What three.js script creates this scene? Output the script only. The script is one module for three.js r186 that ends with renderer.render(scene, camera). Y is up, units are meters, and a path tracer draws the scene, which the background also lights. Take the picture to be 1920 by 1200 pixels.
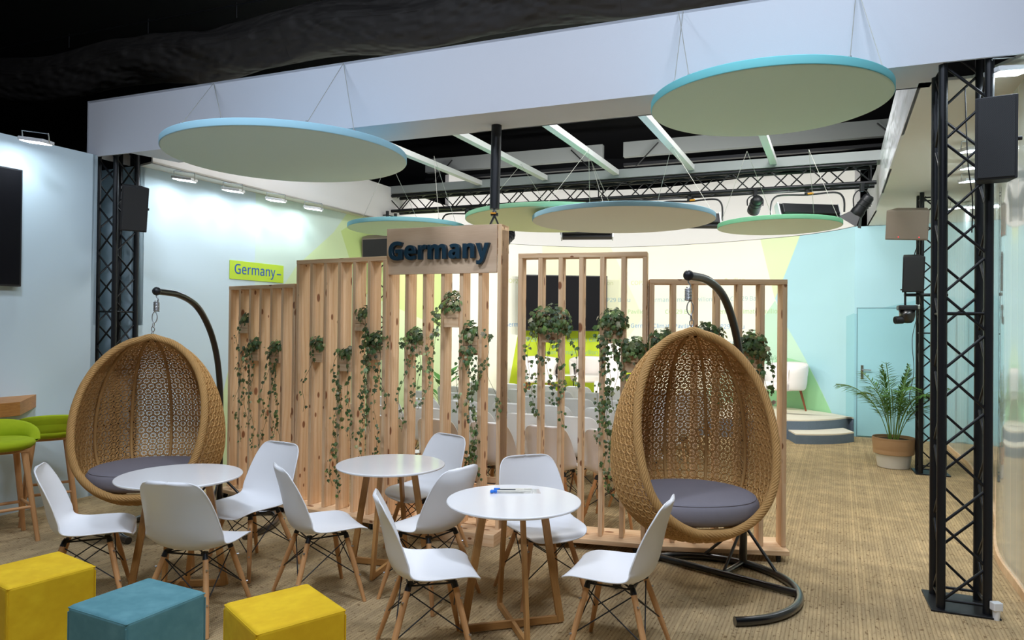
import * as THREE from 'three';
import { RoundedBoxGeometry } from 'three/addons/geometries/RoundedBoxGeometry.js';
import { mergeGeometries, mergeVertices, toCreasedNormals } from 'three/addons/utils/BufferGeometryUtils.js';
import { FontLoader } from 'three/addons/loaders/FontLoader.js';
import { TextGeometry } from 'three/addons/geometries/TextGeometry.js';
import { RectAreaLightUniformsLib } from 'three/addons/lights/RectAreaLightUniformsLib.js';

// ------------------------------------------------------------------ camera, light, exposure
const scene = new THREE.Scene();
scene.background = new THREE.Color(0x000000);
const renderer = new THREE.WebGLRenderer({ antialias: true });
renderer.toneMapping = THREE.LinearToneMapping;
renderer.toneMappingExposure = 1.0;
renderer.shadowMap.enabled = true;
RectAreaLightUniformsLib.init();

const camera = new THREE.PerspectiveCamera(2 * Math.atan(600 / 1315) * 180 / Math.PI, 1.6, 0.05, 80);
camera.position.set(0, 1.7, 0);
camera.up.set(-0.00977, 0.99992, 0.00785);          // slight roll of the hand-held camera
camera.lookAt(0, 1.7 + 0.007854, -1);

const HALL = 76, INNER = 48, STAGE = 150, WASH = 50;             // lamp strengths
const COOL = 0xe3edff, WARM = 0xfdfaf7, DAY = 0xe6f4ff;

// ------------------------------------------------------------------ helpers
let seed = 7;
const rnd = () => { seed |= 0; seed = seed + 0x6D2B79F5 | 0; let t = Math.imul(seed ^ seed >>> 15, 1 | seed); t = t + Math.imul(t ^ t >>> 7, 61 | t) ^ t; return ((t ^ t >>> 14) >>> 0) / 4294967296; };
const rr = (a, b) => a + (b - a) * rnd();
const V = (x, y, z) => new THREE.Vector3(x, y, z);
const R = d => d * Math.PI / 180;
const taken = {};
const numbered = n => { if (taken[n] === undefined) { taken[n] = 0; return n; } taken[n]++; return n + '_' + String(taken[n]).padStart(3, '0'); };
const prep = g => { const q = g.index ? g.toNonIndexed() : g; for (const k of Object.keys(q.attributes)) if (!['position', 'normal', 'uv', 'color'].includes(k)) q.deleteAttribute(k); return q; };
function obj(name, gs, m, parent, extra) {
  const list = Array.isArray(gs) ? gs.map(prep) : [gs];
  const g = list.length > 1 ? mergeGeometries(list) : list[0];
  const o = new THREE.Mesh(g, m); o.name = parent ? name : numbered(name);
  o.castShadow = o.receiveShadow = true; (parent || scene).add(o);
  if (extra) Object.assign(o.userData, extra);
  return o;
}
function thing(name, label, category, [x, y, z] = [0, 0, 0], turn = 0, group) {
  const o = new THREE.Group(); o.name = numbered(name); scene.add(o);
  o.position.set(x, y, z); o.rotation.y = turn; o.userData = { label, category }; if (group) o.userData.group = group;
  return o;
}
const tag = (o, label, category, group) => { Object.assign(o.userData, { label, category }); if (group) o.userData.group = group; return o; };
const struct = (name, gs, m, label) => obj(name, gs, m, null, { kind: 'structure', label, category: name.split('_')[0] });
function dup(root, [x, y, z], turn, label, group) {
  const r = root.clone(); r.name = numbered(root.name.replace(/_\d{3}$/, '')); scene.add(r); r.position.set(x, y, z); r.rotation.set(0, turn, 0);
  r.userData = { ...root.userData }; if (label) r.userData.label = label; if (group) r.userData.group = group; return r;
}
const xf = (g, x = 0, y = 0, z = 0, rx = 0, ry = 0, rz = 0) => { if (rx) g.rotateX(rx); if (rz) g.rotateZ(rz); if (ry) g.rotateY(ry); g.translate(x, y, z); return g; };
// box with uv in metres, grain along its longest side
function planarUV(g, axis = 'y', off = null) {
  const p = g.attributes.position, n = g.attributes.normal, uv = g.attributes.uv; const o = off || [rnd() * 3, rnd() * 3];
  for (let i = 0; i < p.count; i++) {
    const a = [p.getX(i), p.getY(i), p.getZ(i)], nn = [Math.abs(n.getX(i)), Math.abs(n.getY(i)), Math.abs(n.getZ(i))];
    const L = axis === 'x' ? 0 : axis === 'y' ? 1 : 2; const others = [0, 1, 2].filter(k => k !== L);
    if (nn[L] > nn[others[0]] && nn[L] > nn[others[1]]) { uv.setXY(i, a[others[0]] + o[0], a[others[1]] + o[1]); continue; }
    const k = nn[others[0]] > nn[others[1]] ? others[1] : others[0];
    uv.setXY(i, a[k] + o[0] + (k === others[1] ? 0.37 : 0), a[L] + o[1]);
  }
  return g;
}
const bx = (w, h, d, x = 0, y = 0, z = 0, r = 0.003) => { const g = prep(new RoundedBoxGeometry(w, h, d, 1, Math.min(r, w / 3, h / 3, d / 3))); g.translate(x, y, z); return g; };
const plank = (w, h, d, x, y, z, r = 0.003) => { const g = bx(w, h, d, 0, 0, 0, r); planarUV(g, w > h && w > d ? 'x' : h > d ? 'y' : 'z'); g.translate(x, y, z); return g; };
function rod(a, b, r1, r2 = r1, seg = 8, caps = true) {
  const d = b.clone().sub(a), L = d.length(); const g = new THREE.CylinderGeometry(r2, r1, L, seg, 1, !caps);
  const uv = g.attributes.uv, p = g.attributes.position; for (let i = 0; i < uv.count; i++) uv.setXY(i, uv.getX(i) * 6.28 * r1 * 4, p.getY(i));
  g.applyQuaternion(new THREE.Quaternion().setFromUnitVectors(V(0, 1, 0), d.normalize())); const m = a.clone().add(b).multiplyScalar(.5); g.translate(m.x, m.y, m.z); return g;
}
function bar(a, b, w, d, side) { // rectangular bar from a to b, width w along 'side'
  const dir = b.clone().sub(a), L = dir.length(); dir.normalize(); const g = bx(w, L, d, 0, 0, 0, .002); planarUV(g, 'y');
  const s = side.clone().addScaledVector(dir, -side.dot(dir)).normalize(), n = s.clone().cross(dir);
  g.applyMatrix4(new THREE.Matrix4().makeBasis(s, dir, n)); const m = a.clone().add(b).multiplyScalar(.5); g.translate(m.x, m.y, m.z); return g;
}
const tube = (pts, r, n = 40, seg = 8, closed = false) => new THREE.TubeGeometry(new THREE.CatmullRomCurve3(pts, closed), n, r, seg, closed);
const lathe = (pts, seg = 40) => new THREE.LatheGeometry(pts.map(p => new THREE.Vector2(p[0], p[1])), seg);
// upright slab following a ground path; t>0 puts the thickness to the left of the walking direction
function slab(path, y0, y1, t, us = 1, vs = 1, s0 = 0) {
  const n = path.length, N = [], S = [s0];
  for (let i = 0; i < n; i++) {
    const a = path[Math.max(0, i - 1)], b = path[Math.min(n - 1, i + 1)]; const dx = b[0] - a[0], dz = b[1] - a[1], l = Math.hypot(dx, dz); N.push([dz / l, -dx / l]);
    if (i) S.push(S[i - 1] + Math.hypot(path[i][0] - path[i - 1][0], path[i][1] - path[i - 1][1]));
  }
  const strip = (f) => { // f(i) -> two points with uv
    const pos = [], uv = [], idx = [];
    for (let i = 0; i < n; i++) { const [a, b, ua, ub] = f(i); pos.push(...a, ...b); uv.push(...ua, ...ub); if (i < n - 1) idx.push(2 * i, 2 * i + 2, 2 * i + 1, 2 * i + 1, 2 * i + 2, 2 * i + 3); }
    const g = new THREE.BufferGeometry(); g.setAttribute('position', new THREE.Float32BufferAttribute(pos, 3)); g.setAttribute('uv', new THREE.Float32BufferAttribute(uv, 2)); g.setIndex(idx); g.computeVertexNormals(); return g;
  };
  const F = i => path[i], B = i => [path[i][0] + N[i][0] * t, path[i][1] + N[i][1] * t];
  const U = (i, y) => [S[i] * us, y * vs];
  const gs = [
    strip(i => [[F(i)[0], y0, F(i)[1]], [F(i)[0], y1, F(i)[1]], U(i, y0), U(i, y1)]),
    strip(i => [[B(i)[0], y1, B(i)[1]], [B(i)[0], y0, B(i)[1]], U(i, y1), U(i, y0)]),
    strip(i => [[F(i)[0], y1, F(i)[1]], [B(i)[0], y1, B(i)[1]], U(i, y1), U(i, y1 + Math.abs(t))]),
    strip(i => [[B(i)[0], y0, B(i)[1]], [F(i)[0], y0, F(i)[1]], U(i, y0 - Math.abs(t)), U(i, y0)])];
  for (const i of [0, n - 1]) {
    const a = F(i), b = B(i), g = new THREE.BufferGeometry();
    g.setAttribute('position', new THREE.Float32BufferAttribute([a[0], y0, a[1], b[0], y0, b[1], a[0], y1, a[1], b[0], y1, b[1]], 3));
    g.setAttribute('uv', new THREE.Float32BufferAttribute([0, y0, Math.abs(t), y0, 0, y1, Math.abs(t), y1].map((q, k) => k % 2 ? q * vs : q * us), 2));
    g.setIndex(i ? [0, 2, 1, 1, 2, 3] : [0, 1, 2, 1, 3, 2]); g.computeVertexNormals(); gs.push(g);
  }
  return mergeGeometries(gs.map(prep));
}
function deck(pts, y, t) { // horizontal board with outline pts [x,z], bottom at y
  const s = new THREE.Shape(pts.map(p => new THREE.Vector2(p[0], -p[1]))); const g = new THREE.ExtrudeGeometry(s, { depth: t, bevelEnabled: false, curveSegments: 4 }); g.rotateX(-Math.PI / 2); g.translate(0, y, 0); return g;
}
const smooth = (pts, n) => new THREE.CatmullRomCurve3(pts.map(p => V(p[0], 0, p[1])), false, 'centripetal').getPoints(n).map(p => [p.x, p.z]);

// ------------------------------------------------------------------ textures
const hash = (x, y) => { let h = Math.imul(x | 0, 374761393) + Math.imul(y | 0, 668265263) | 0; h = Math.imul(h ^ h >>> 13, 1274126177); return ((h ^ h >>> 16) >>> 0) / 4294967296; };
function noise(x, y, px = 1e6, py = 1e6) { const xi = Math.floor(x), yi = Math.floor(y), fx = x - xi, fy = y - yi, u = fx * fx * (3 - 2 * fx), v = fy * fy * (3 - 2 * fy); const h = (a, b) => hash(((a % px) + px) % px, ((b % py) + py) % py); return (h(xi, yi) * (1 - u) + h(xi + 1, yi) * u) * (1 - v) + (h(xi, yi + 1) * (1 - u) + h(xi + 1, yi + 1) * u) * v; }
function tex(w, h, f, srgb = true, rep = [1, 1]) {
  const d = new Uint8Array(w * h * 4); for (let y = 0; y < h; y++) for (let x = 0; x < w; x++) { const c = f(x, y, w, h), i = (y * w + x) * 4; d[i] = c[0]; d[i + 1] = c[1]; d[i + 2] = c[2]; d[i + 3] = 255; }
  const t = new THREE.DataTexture(d, w, h); t.magFilter = THREE.LinearFilter; t.minFilter = THREE.LinearMipmapLinearFilter; t.generateMipmaps = true; t.wrapS = t.wrapT = THREE.RepeatWrapping; if (srgb) t.colorSpace = THREE.SRGBColorSpace; t.repeat.set(...rep); t.needsUpdate = true; return t;
}
const cl = v => Math.max(0, Math.min(255, v));
const mix = (a, b, k) => a.map((v, i) => v + (b[i] - v) * k);
// jute: 64 braided rows across 1.41 m
const juteH = (x, y) => { const row = Math.floor(x / 32), fx = (x % 32) / 32; const prof = Math.sin(fx * Math.PI); const side = fx < .5 ? 1 : -1; const ph = (y / 22 + side * (fx - .5) * 1.5 + (row % 2) * .5); const st = Math.abs(Math.sin(ph * Math.PI)); return Math.pow(prof, .45) * (.45 + .55 * st); };
const juteMap = tex(2048, 2048, (x, y) => {
  const h = juteH(x, y), row = Math.floor(x / 32), n1 = noise(x / 9, y / 60, 228, 34), n2 = noise(x / 170, y / 170, 12, 12), n3 = hash(x >> 1, y >> 1), rw = hash(row, 5), sp = noise(x / 16 + 50, y / 26, 128, 79);
  let c = mix([152, 124, 84], [220, 195, 148], .32 + .5 * h + .25 * (n1 - .5)); const k = .88 + .14 * n2 + .1 * (n3 - .5) + .08 * (rw - .5); if (sp > .86) c = mix(c, [112, 84, 48], .55); return c.map(v => cl(v * k));
}, true, [1 / 1.41, 1 / 1.41]);
const juteBump = tex(2048, 2048, (x, y) => { const v = juteH(x, y) * 200 + 40 * hash(x >> 1, y >> 1); return [v, v, v]; }, false, [1 / 1.41, 1 / 1.41]);
// pine boards: grain runs along v, 1 m x 2 m
const knots = Array.from({ length: 34 }, (_, i) => [hash(i, 11) * 1024, hash(i, 23) * 2048, 5 + hash(i, 37) * 11]);
const pineMap = tex(1024, 2048, (x, y) => {
  const w = 14 * noise(x / 120, y / 420, 9, 5); let g = x + w * 3, dark = 0, kn = 0;
  for (const [kx, ky, kr] of knots) { let dx = x - kx, dy = (y - ky) / 1.9; if (dx > 512) dx -= 1024; if (dx < -512) dx += 1024; const d = Math.hypot(dx, dy); if (d < kr * 5) { g += dx / (d + 2) * kr * 1.6 * Math.exp(-d / kr / 1.6); } if (d < kr * 1.5) kn = Math.max(kn, Math.min(1, (kr * 1.5 - d) / (kr * .5))); }
  const ring = .5 + .5 * Math.sin(g / 7 + 3 * noise(x / 40, y / 500, 26, 5)); dark = Math.pow(ring, 3) * .45; const band = noise(x / 90 + 9, y / 1200, 12, 2), f = noise(x / 2.2, y / 55, 465, 38);
  let c = mix([238, 206, 166], [216, 170, 122], dark + .5 * (band - .35)); c = mix(c, [204, 158, 112], .25 * f); c = mix(c, [120, 66, 34], kn * .8); return c.map(cl);
}, true, [1, .5]);
const oakMap = tex(512, 1024, (x, y) => { const f = noise(x / 3, y / 70, 171, 15), b = noise(x / 40, y / 300, 13, 4), p = noise(x / 1.6 + 7, y / 16, 320, 64) > .8 ? .3 : 0; return mix([196, 148, 88], [160, 112, 60], .5 * f + .4 * b + p).map(cl); }, true, [4, 2]);
const beechMap = tex(256, 512, (x, y) => { const f = noise(x / 3, y / 60, 85, 8), b = noise(x / 30, y / 200, 8, 2); return mix([218, 168, 114], [188, 134, 84], .55 * f + .35 * b).map(cl); }, true, [2, 1.3]);
const plyMap = tex(1024, 512, (x, y) => { const n = noise(x / 260, y / 34 + 3 * noise(x / 200, y / 120, 5, 4), 4, 15), f = noise(x / 60, y / 2, 17, 256), b = noise(x / 330 + 3, y / 200, 3, 3); return mix([226, 199, 168], [192, 160, 128], .6 * n + .2 * f + .25 * b - .1).map(cl); }, true, [1, 1]);
const speck = (c, amp, s = 2) => tex(256, 256, (x, y) => { const n = hash(x, y) * .5 + noise(x / s, y / s, 256 / s, 256 / s) * .5; return c.map(v => cl(v * (1 + amp * (n - .5)))); }, true, [3, 3]);
const velvet = (c, c2) => tex(512, 512, (x, y) => { const n = noise(x / 64, y / 64, 8, 8) * .5 + noise(x / 24 + 5, y / 20, 21, 26) * .3 + noise(x / 6, y / 5, 85, 102) * .1 + hash(x, y) * .1; return mix(c, c2, n).map(cl); }, true, [2, 2]);
const grainBump = tex(256, 256, (x, y) => { const v = 255 * (.5 * hash(x, y) + .5 * noise(x / 3, y / 3, 85, 85)); return [v, v, v]; }, false, [6, 6]);
const fabricBump = tex(512, 512, (x, y) => { const v = 255 * (noise(x / 90, y / 34, 6, 15) * .6 + noise(x / 30 + 4, y / 14, 17, 37) * .4); return [v, v, v]; }, false, [.6, .6]);
const meshMap = tex(128, 128, (x, y) => { const k = (Math.sin(x * Math.PI / 8) * Math.sin(y * Math.PI / 8)) > .3 ? 12 : 46; return [k, k + 2, k + 4]; }, true, [14, 14]);
const ribBump = tex(1024, 8, (x) => { const q = x % 128, v = q < 6 ? 255 : 90 + (q % 16 < 2 ? 50 : 0); return [v, v, v]; }, false, [.735, 1]);
const ribMap = tex(1024, 8, (x) => { const q = x % 128; return q < 7 ? [240, 238, 226] : q % 16 < 2 ? [222, 226, 220] : [206, 216, 212]; }, true, [.735, 1]);

// ------------------------------------------------------------------ materials
const mat = (color, roughness = .6, o = {}) => new THREE.MeshStandardMaterial({ color, roughness, ...o });
const M = {
  jute: mat(0xffffff, .95, { map: juteMap, bumpMap: juteBump, bumpScale: .006 }),
  tent: mat(0x15171d, .9, { bumpMap: fabricBump, bumpScale: .03 }), tentFold: mat(0x2c2926, .75, { bumpMap: fabricBump, bumpScale: .08 }),
  white: mat(0xc8ccd3, .7, { bumpMap: grainBump, bumpScale: .0004 }), soffit: mat(0xdedbd0, .75), cream: mat(0xe2e1e0, .7), greyBoard: mat(0x8f9494, .7), film: new THREE.MeshPhysicalMaterial({ color: 0xe8ecf0, roughness: .3, clearcoat: .6, bumpMap: fabricBump, bumpScale: .03 }),
  pine: mat(0xffffff, .62, { map: pineMap }), oak: mat(0xffffff, .5, { map: oakMap }), ply: mat(0xffffff, .6, { map: plyMap }),
  beech: mat(0xffffff, .5, { map: beechMap }), walnut: mat(0x8a4a2c, .5),
  shell: new THREE.MeshPhysicalMaterial({ color: 0xf1f2f3, roughness: .38, clearcoat: .15, clearcoatRoughness: .4 }), laminate: new THREE.MeshPhysicalMaterial({ color: 0xf3f4f5, roughness: .24, clearcoat: .4, clearcoatRoughness: .15 }),
  black: mat(0x131519, .45), blackGloss: new THREE.MeshPhysicalMaterial({ color: 0x0d0e10, roughness: .3, clearcoat: .8, clearcoatRoughness: .2 }), truss: mat(0x15171b, .42, { metalness: .3 }), steel: mat(0xb9bcc0, .3, { metalness: .9 }), wire: mat(0xb4b4aa, .5, { metalness: .4 }),
  rattan: mat(0xc79a5c, .62, { bumpMap: grainBump, bumpScale: .001 }), cushion: mat(0x827e85, .9, { bumpMap: grainBump, bumpScale: .0006 }),
  yellow: mat(0xffffff, .8, { map: velvet([222, 176, 6], [244, 206, 32]) }), teal: mat(0xffffff, .8, { map: velvet([78, 132, 140], [106, 158, 166]) }), lime: mat(0xffffff, .85, { map: velvet([154, 174, 0], [174, 192, 10]) }),
  grille: mat(0xffffff, .7, { map: meshMap }), cab: mat(0x1b1d20, .6), cabTan: mat(0x7d7264, .6), screen: new THREE.MeshPhysicalMaterial({ color: 0x0b0b10, roughness: .6, specularIntensity: .25 }),
  lampHead: mat(0xd9dcde, .45), chrome: mat(0xc9ccce, .2, { metalness: .95 }),
  stageSide: mat(0xffffff, .9, { map: speck([104, 120, 136], .25) }), stageTop: mat(0xeae0cc, .85), armchair: mat(0xf2ece8, .85),
  poly: new THREE.MeshPhysicalMaterial({ color: 0xffffff, map: ribMap, roughness: .1, clearcoat: 1, clearcoatRoughness: .05, ior: 1.58, bumpMap: ribBump, bumpScale: .0006 }),
  letter: mat(0x0d3344, .45), limeSign: mat(0xb9d63a, .7), signBlue: mat(0x1f55b0, .6), orange: mat(0xe09a1c, .5), leafDark: null,
  pot: mat(0xdad6cc, .7), rope: mat(0xb48f68, .9, { bumpMap: tex(64, 128, (x, y) => { const v = 255 * Math.abs(Math.sin((y / 128 * 8) * Math.PI)) * (.8 + .2 * hash(x, y)); return [v, v, v]; }, false, [2, 1]), bumpScale: .004 }), soil: mat(0x2c2119, .95),
  leaf: new THREE.MeshStandardMaterial({ color: 0xffffff, vertexColors: true, roughness: .5 }), stem: mat(0x6d6138, .8), palmStem: mat(0x6f8f3a, .6),
  doorWall: mat(0x9bd0db, .7), seam: mat(0x6f8f96, .8), clear: new THREE.MeshPhysicalMaterial({ color: 0xffffff, transmission: 1, thickness: 0, roughness: .1 }), blueCap: mat(0x1878e0, .4), pen: mat(0xe6e2d4, .4), penDark: mat(0x333a40, .5), plug: mat(0xe6e8e8, .4), wood2: mat(0xfff0da, .5, { map: oakMap.clone() }), redLed: mat(0xff2030, .5, { emissive: 0xff2030, emissiveIntensity: 3 }),
};
M.wood2.map.repeat.set(1, 2.2);
const emit = (c, k) => new THREE.MeshStandardMaterial({ color: 0xffffff, emissive: c, emissiveIntensity: k, roughness: .5 });

// ------------------------------------------------------------------ structure
const SO = 3.32;                                     // soffit height
const LU = [.4305, -.9026], LN = [.9026, .4305];      // left wall: along, and into the room
const LP = (s, off = 0) => [-4.46 + LU[0] * s + LN[0] * off, -6.08 + LU[1] * s + LN[1] * off];
const BU = [.9302, .367], BN = [.367, -.9302];        // header beam: along (to the right), and to the back
const BP = (t, off = 0) => [-4.08 + BU[0] * t + BN[0] * off, -6.866 + BU[1] * t + BN[1] * off];
{
  const g = new THREE.BoxGeometry(24, .1, 26); g.translate(0, -.05, -5); const p = g.attributes.position, uv = g.attributes.uv;
  for (let i = 0; i < p.count; i++) uv.setXY(i, p.getX(i) * .9063 + p.getZ(i) * .4226, p.getX(i) * .4226 - p.getZ(i) * .9063);
  struct('floor', g, M.jute, 'woven jute carpet covering the whole floor');
  struct('ceiling', new THREE.BoxGeometry(24, .1, 26).translate(0, 6.05, -5), M.tent, 'black tent fabric ceiling above the pavilion');
  const dark = mat(0x202226, .9);
  for (const [nm, w, d, x, z] of [['wall_hall_left', .1, 26, -12, -5], ['wall_hall_right', .1, 26, 12, -5], ['wall_hall_front', 24, .1, 0, 8], ['wall_hall_back', 24, .1, 0, -18]])
    struct(nm, new THREE.BoxGeometry(w, 6, d).translate(x, 3, z), dark, 'dark outer wall of the hall');
}
const canvasTex = (w, h, draw) => { const c = document.createElement('canvas'); c.width = w; c.height = h; const x = c.getContext('2d'); draw(x, w, h); const t = new THREE.CanvasTexture(c); t.colorSpace = THREE.SRGBColorSpace; t.magFilter = THREE.LinearFilter; t.wrapS = t.wrapT = THREE.ClampToEdgeWrapping; return t; };
const poly = (x, c, pts) => { x.fillStyle = c; x.beginPath(); pts.forEach(([a, b], i) => i ? x.lineTo(a, b) : x.moveTo(a, b)); x.closePath(); x.fill(); };
{ // left wall with printed pale shapes
  const L = 12.4, HH = 3.4, t = canvasTex(2048, 562, (x, w, h) => {
    const q = pts => pts.map(([s, y]) => [(s + 4.5) / L * w, h - y / HH * h]);
    x.fillStyle = '#c3d6df'; x.fillRect(0, 0, w, h);
    poly(x, '#c6dacf', q([[2.92, 3.4], [2.92, 0], [8, 0], [8, 3.4]]));
    poly(x, '#cbdfae', q([[4.75, 3.4], [4.39, 3.01], [3.64, 2.46], [2.52, 1.12], [2.36, .55], [2.28, 0], [8, 0], [8, 3.4]]));
    poly(x, '#bfd688', q([[5.2, 3.4], [4.55, 3.05], [5.0, 2.2], [8, 1.5], [8, 3.4]]));
  });
  const m = mat(0xffffff, .75, { map: t });
  const us = 1 / L, vs = 1 / HH;
  const W = o => { o.userData.kind = 'structure'; return o; };
  struct('wall_left', [slab([LP(-4.5), LP(.88)], 0, 3.33, .12, us, vs, 0), slab([LP(.88), LP(.88, -.62)], 0, 3.33, .05, us, vs, 5.4), slab([LP(.83, -.62), LP(1.4, -.62)], 0, 3.33, .08, us, vs, 5.4), slab([LP(1.34, -.62), LP(1.34)], 0, 3.33, .05, us, vs, 5.8), slab([LP(1.34), LP(7.9)], 0, 3.33, .12, us, vs, 5.84)], m, 'pale blue-white pavilion wall with printed green shapes');
}
const BACK = smooth([[-1.2, -13.0], [-.6, -13.6], [.3, -14.1], [1.5, -14.4], [2.6, -14.2], [3.8, -13.5], [4.65, -12.7], [5.05, -12.2], [5.32, -11.6], [5.42, -11.1]], 60);
const FLAT = [[5.42, -11.1], [6.75, -10.52]];
{ // back wall: curved stage backdrop and straight part with the door
  const L = 10.0, HH = 3.34, t = canvasTex(2048, 684, (x, w, h) => {
    const q = pts => pts.map(([s, y]) => [s / L * w, h - y / HH * h]);
    x.fillStyle = '#f3f4e6'; x.fillRect(0, 0, w, h);
    poly(x, '#f8f6e4', q([[2.6, 3.4], [6.62, 3.4], [6.93, 2.2], [6.2, 1.2], [5.2, 0], [2.6, 0]]));
    poly(x, '#f2f4d4', q([[2.2, 3.4], [3.6, 3.4], [4.3, 1.9], [3.6, .9], [2.2, 1.6]]));
    poly(x, '#c3d72e', q([[1.7, 1.6], [3.7, 1.75], [4.0, 1.0], [4.6, 0], [1.4, 0]]));
    poly(x, '#dcefbe', q([[6.62, 3.4], [7.43, 3.4], [6.93, 2.2]]));
    poly(x, '#c3e6cf', q([[6.93, 2.2], [7.14, 1.75], [8.3, 0], [5.2, 0], [6.2, 1.2]]));
    poly(x, '#9fd8a6', q([[7.05, 1.2], [7.55, 1.1], [8.28, 0], [5.6, 0]]));
    poly(x, '#aed9e4', q([[7.43, 3.4], [6.93, 2.23], [7.14, 1.75], [8.28, 0], [10, 0], [10, 3.4]]));
    poly(x, '#98cdd9', q([[8.42, 1.9], [10, 2.3], [10, 0], [8.42, 0]]));
    x.font = '24px sans-serif'; x.textBaseline = 'middle';
    const rows = [[2.59, '#d6dca8'], [2.24, '#a3c2c8'], [2.0, '#aed09a'], [1.72, '#6f9cd0'], [1.42, '#86b6cc'], [1.16, '#92c09a']];
    rows.forEach(([y, c], i) => { x.fillStyle = c; let s = 1.4 + (i % 3) * .35, k = i; while (s < 6.5) { const tx = k++ % 2 ? 'German Climate Pavilion' : 'COP29 Baku'; x.fillText(tx, s / L * w, h - y / HH * h); s += (x.measureText(tx).width || tx.length * 12) / w * L + .35; } });
  });
  const m = mat(0xffffff, .75, { map: t });
  struct('wall_back', [slab(BACK, 0, 3.32, .1, 1 / L, 1 / HH, 0), slab(FLAT, 0, 3.32, .1, 1 / L, 1 / HH, 8.55)], m, 'curved stage backdrop printed with pale triangles and rows of text');
  struct('wall_back_upper', slab(BACK.map(([x, z]) => [x, z - .02]), 3.33, 4.5, .1), M.cream, 'white upper wall above the printed backdrop');
}
{ // door flush in the printed wall
  const d = new THREE.Group(); d.name = 'door_1'; d.userData = { kind: 'structure', label: 'pale blue flush door beside the stage', category: 'door' }; scene.add(d);
  const a = V(5.45, 0, -11.08), e = V(1.33, 0, .58).normalize(); d.position.copy(a); d.rotation.y = Math.atan2(-e.z, e.x);
  const L = bx(.9, 2.0, .012, .46, 1.02, .006, .002); obj('door_leaf', L, M.doorWall, d);
  obj('seam', [bx(.008, 2.03, .004, .003, 1.015, .002, .001), bx(.93, .008, .004, .46, 2.03, .002, .001), bx(.008, 2.03, .004, .92, 1.015, .002, .001)], M.seam, d);
  const h = obj('handle', [bx(.04, .22, .01, .075, 1.02, .017, .003)], M.chrome, d);
  obj('lever', [rod(V(.075, 1.06, .02), V(.075, 1.06, .06), .009), rod(V(.07, 1.06, .06), V(.2, 1.06, .06), .009)], M.chrome, h);
  obj('hinge', [bx(.012, .1, .012, .915, .3, .012, .002), bx(.012, .1, .012, .915, 1.4, .012, .002)], M.chrome, d);
}
const RIGHT = smooth([[2.75, -3.4], [3.27, -4.48], [3.61, -5.2], [4.35, -6.3], [5.07, -7.57], [5.65, -8.65], [6.09, -9.67], [6.5, -10.62]], 48);
struct('wall_right', slab(RIGHT, .06, SO, -.04), M.poly, 'ribbed glossy translucent panel wall along the right side');
struct('baseboard_right', slab(RIGHT.map(([x, z]) => [x - .012, z - .006]), 0, .06, -.05), M.pine, 'pale wooden strip along the foot of the ribbed wall');
{ // header beam and soffits round the open ceiling
  const T1 = 8.25, TB = 7.18;
  struct('trim_1', [slab([BP(-.15), BP(T1)], SO, 3.875, .02), deck([BP(.42, .02), BP(TB, .02), BP(TB, .475), BP(.55, .475)], SO, .02), slab([BP(.55, .475), BP(TB, .475)], SO, 3.875, -.02), slab([BP(-.15), BP(-.15, .475)], SO + .02, 3.875, -.02), deck([BP(-.15, .0), BP(T1, 0), BP(T1, .475), BP(-.15, .475)], 3.855, .02)], M.white, 'white header beam across the front of the pavilion');
  const FL = [[-3.68, -7.14], [-2.319, -10.258], [-1.15, -12.93]];
  struct('trim_2', deck([FL[0], FL[1], FL[2], LP(7.7), LP(1.34)], SO, .02), M.soffit, 'narrow soffit along the left wall');
  struct('trim_3', slab(FL, SO, 3.875, .02), M.cream, 'white fascia of the ceiling opening on the left');
  const FR = [[2.66, -4.60], [4.96, -9.585], [5.55, -10.98]];
  struct('trim_4', deck([...FR, [6.55, -10.6], ...RIGHT.slice().reverse().filter(p => p[1] < -4.0), [3.0, -4.12], [2.95, -4.5]], SO, .02), M.soffit, 'cream soffit panel along the right wall');
  struct('trim_5', slab(FR, SO, 3.875, -.02), M.film, 'white fascia under clear film on the right of the ceiling opening');
}
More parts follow.
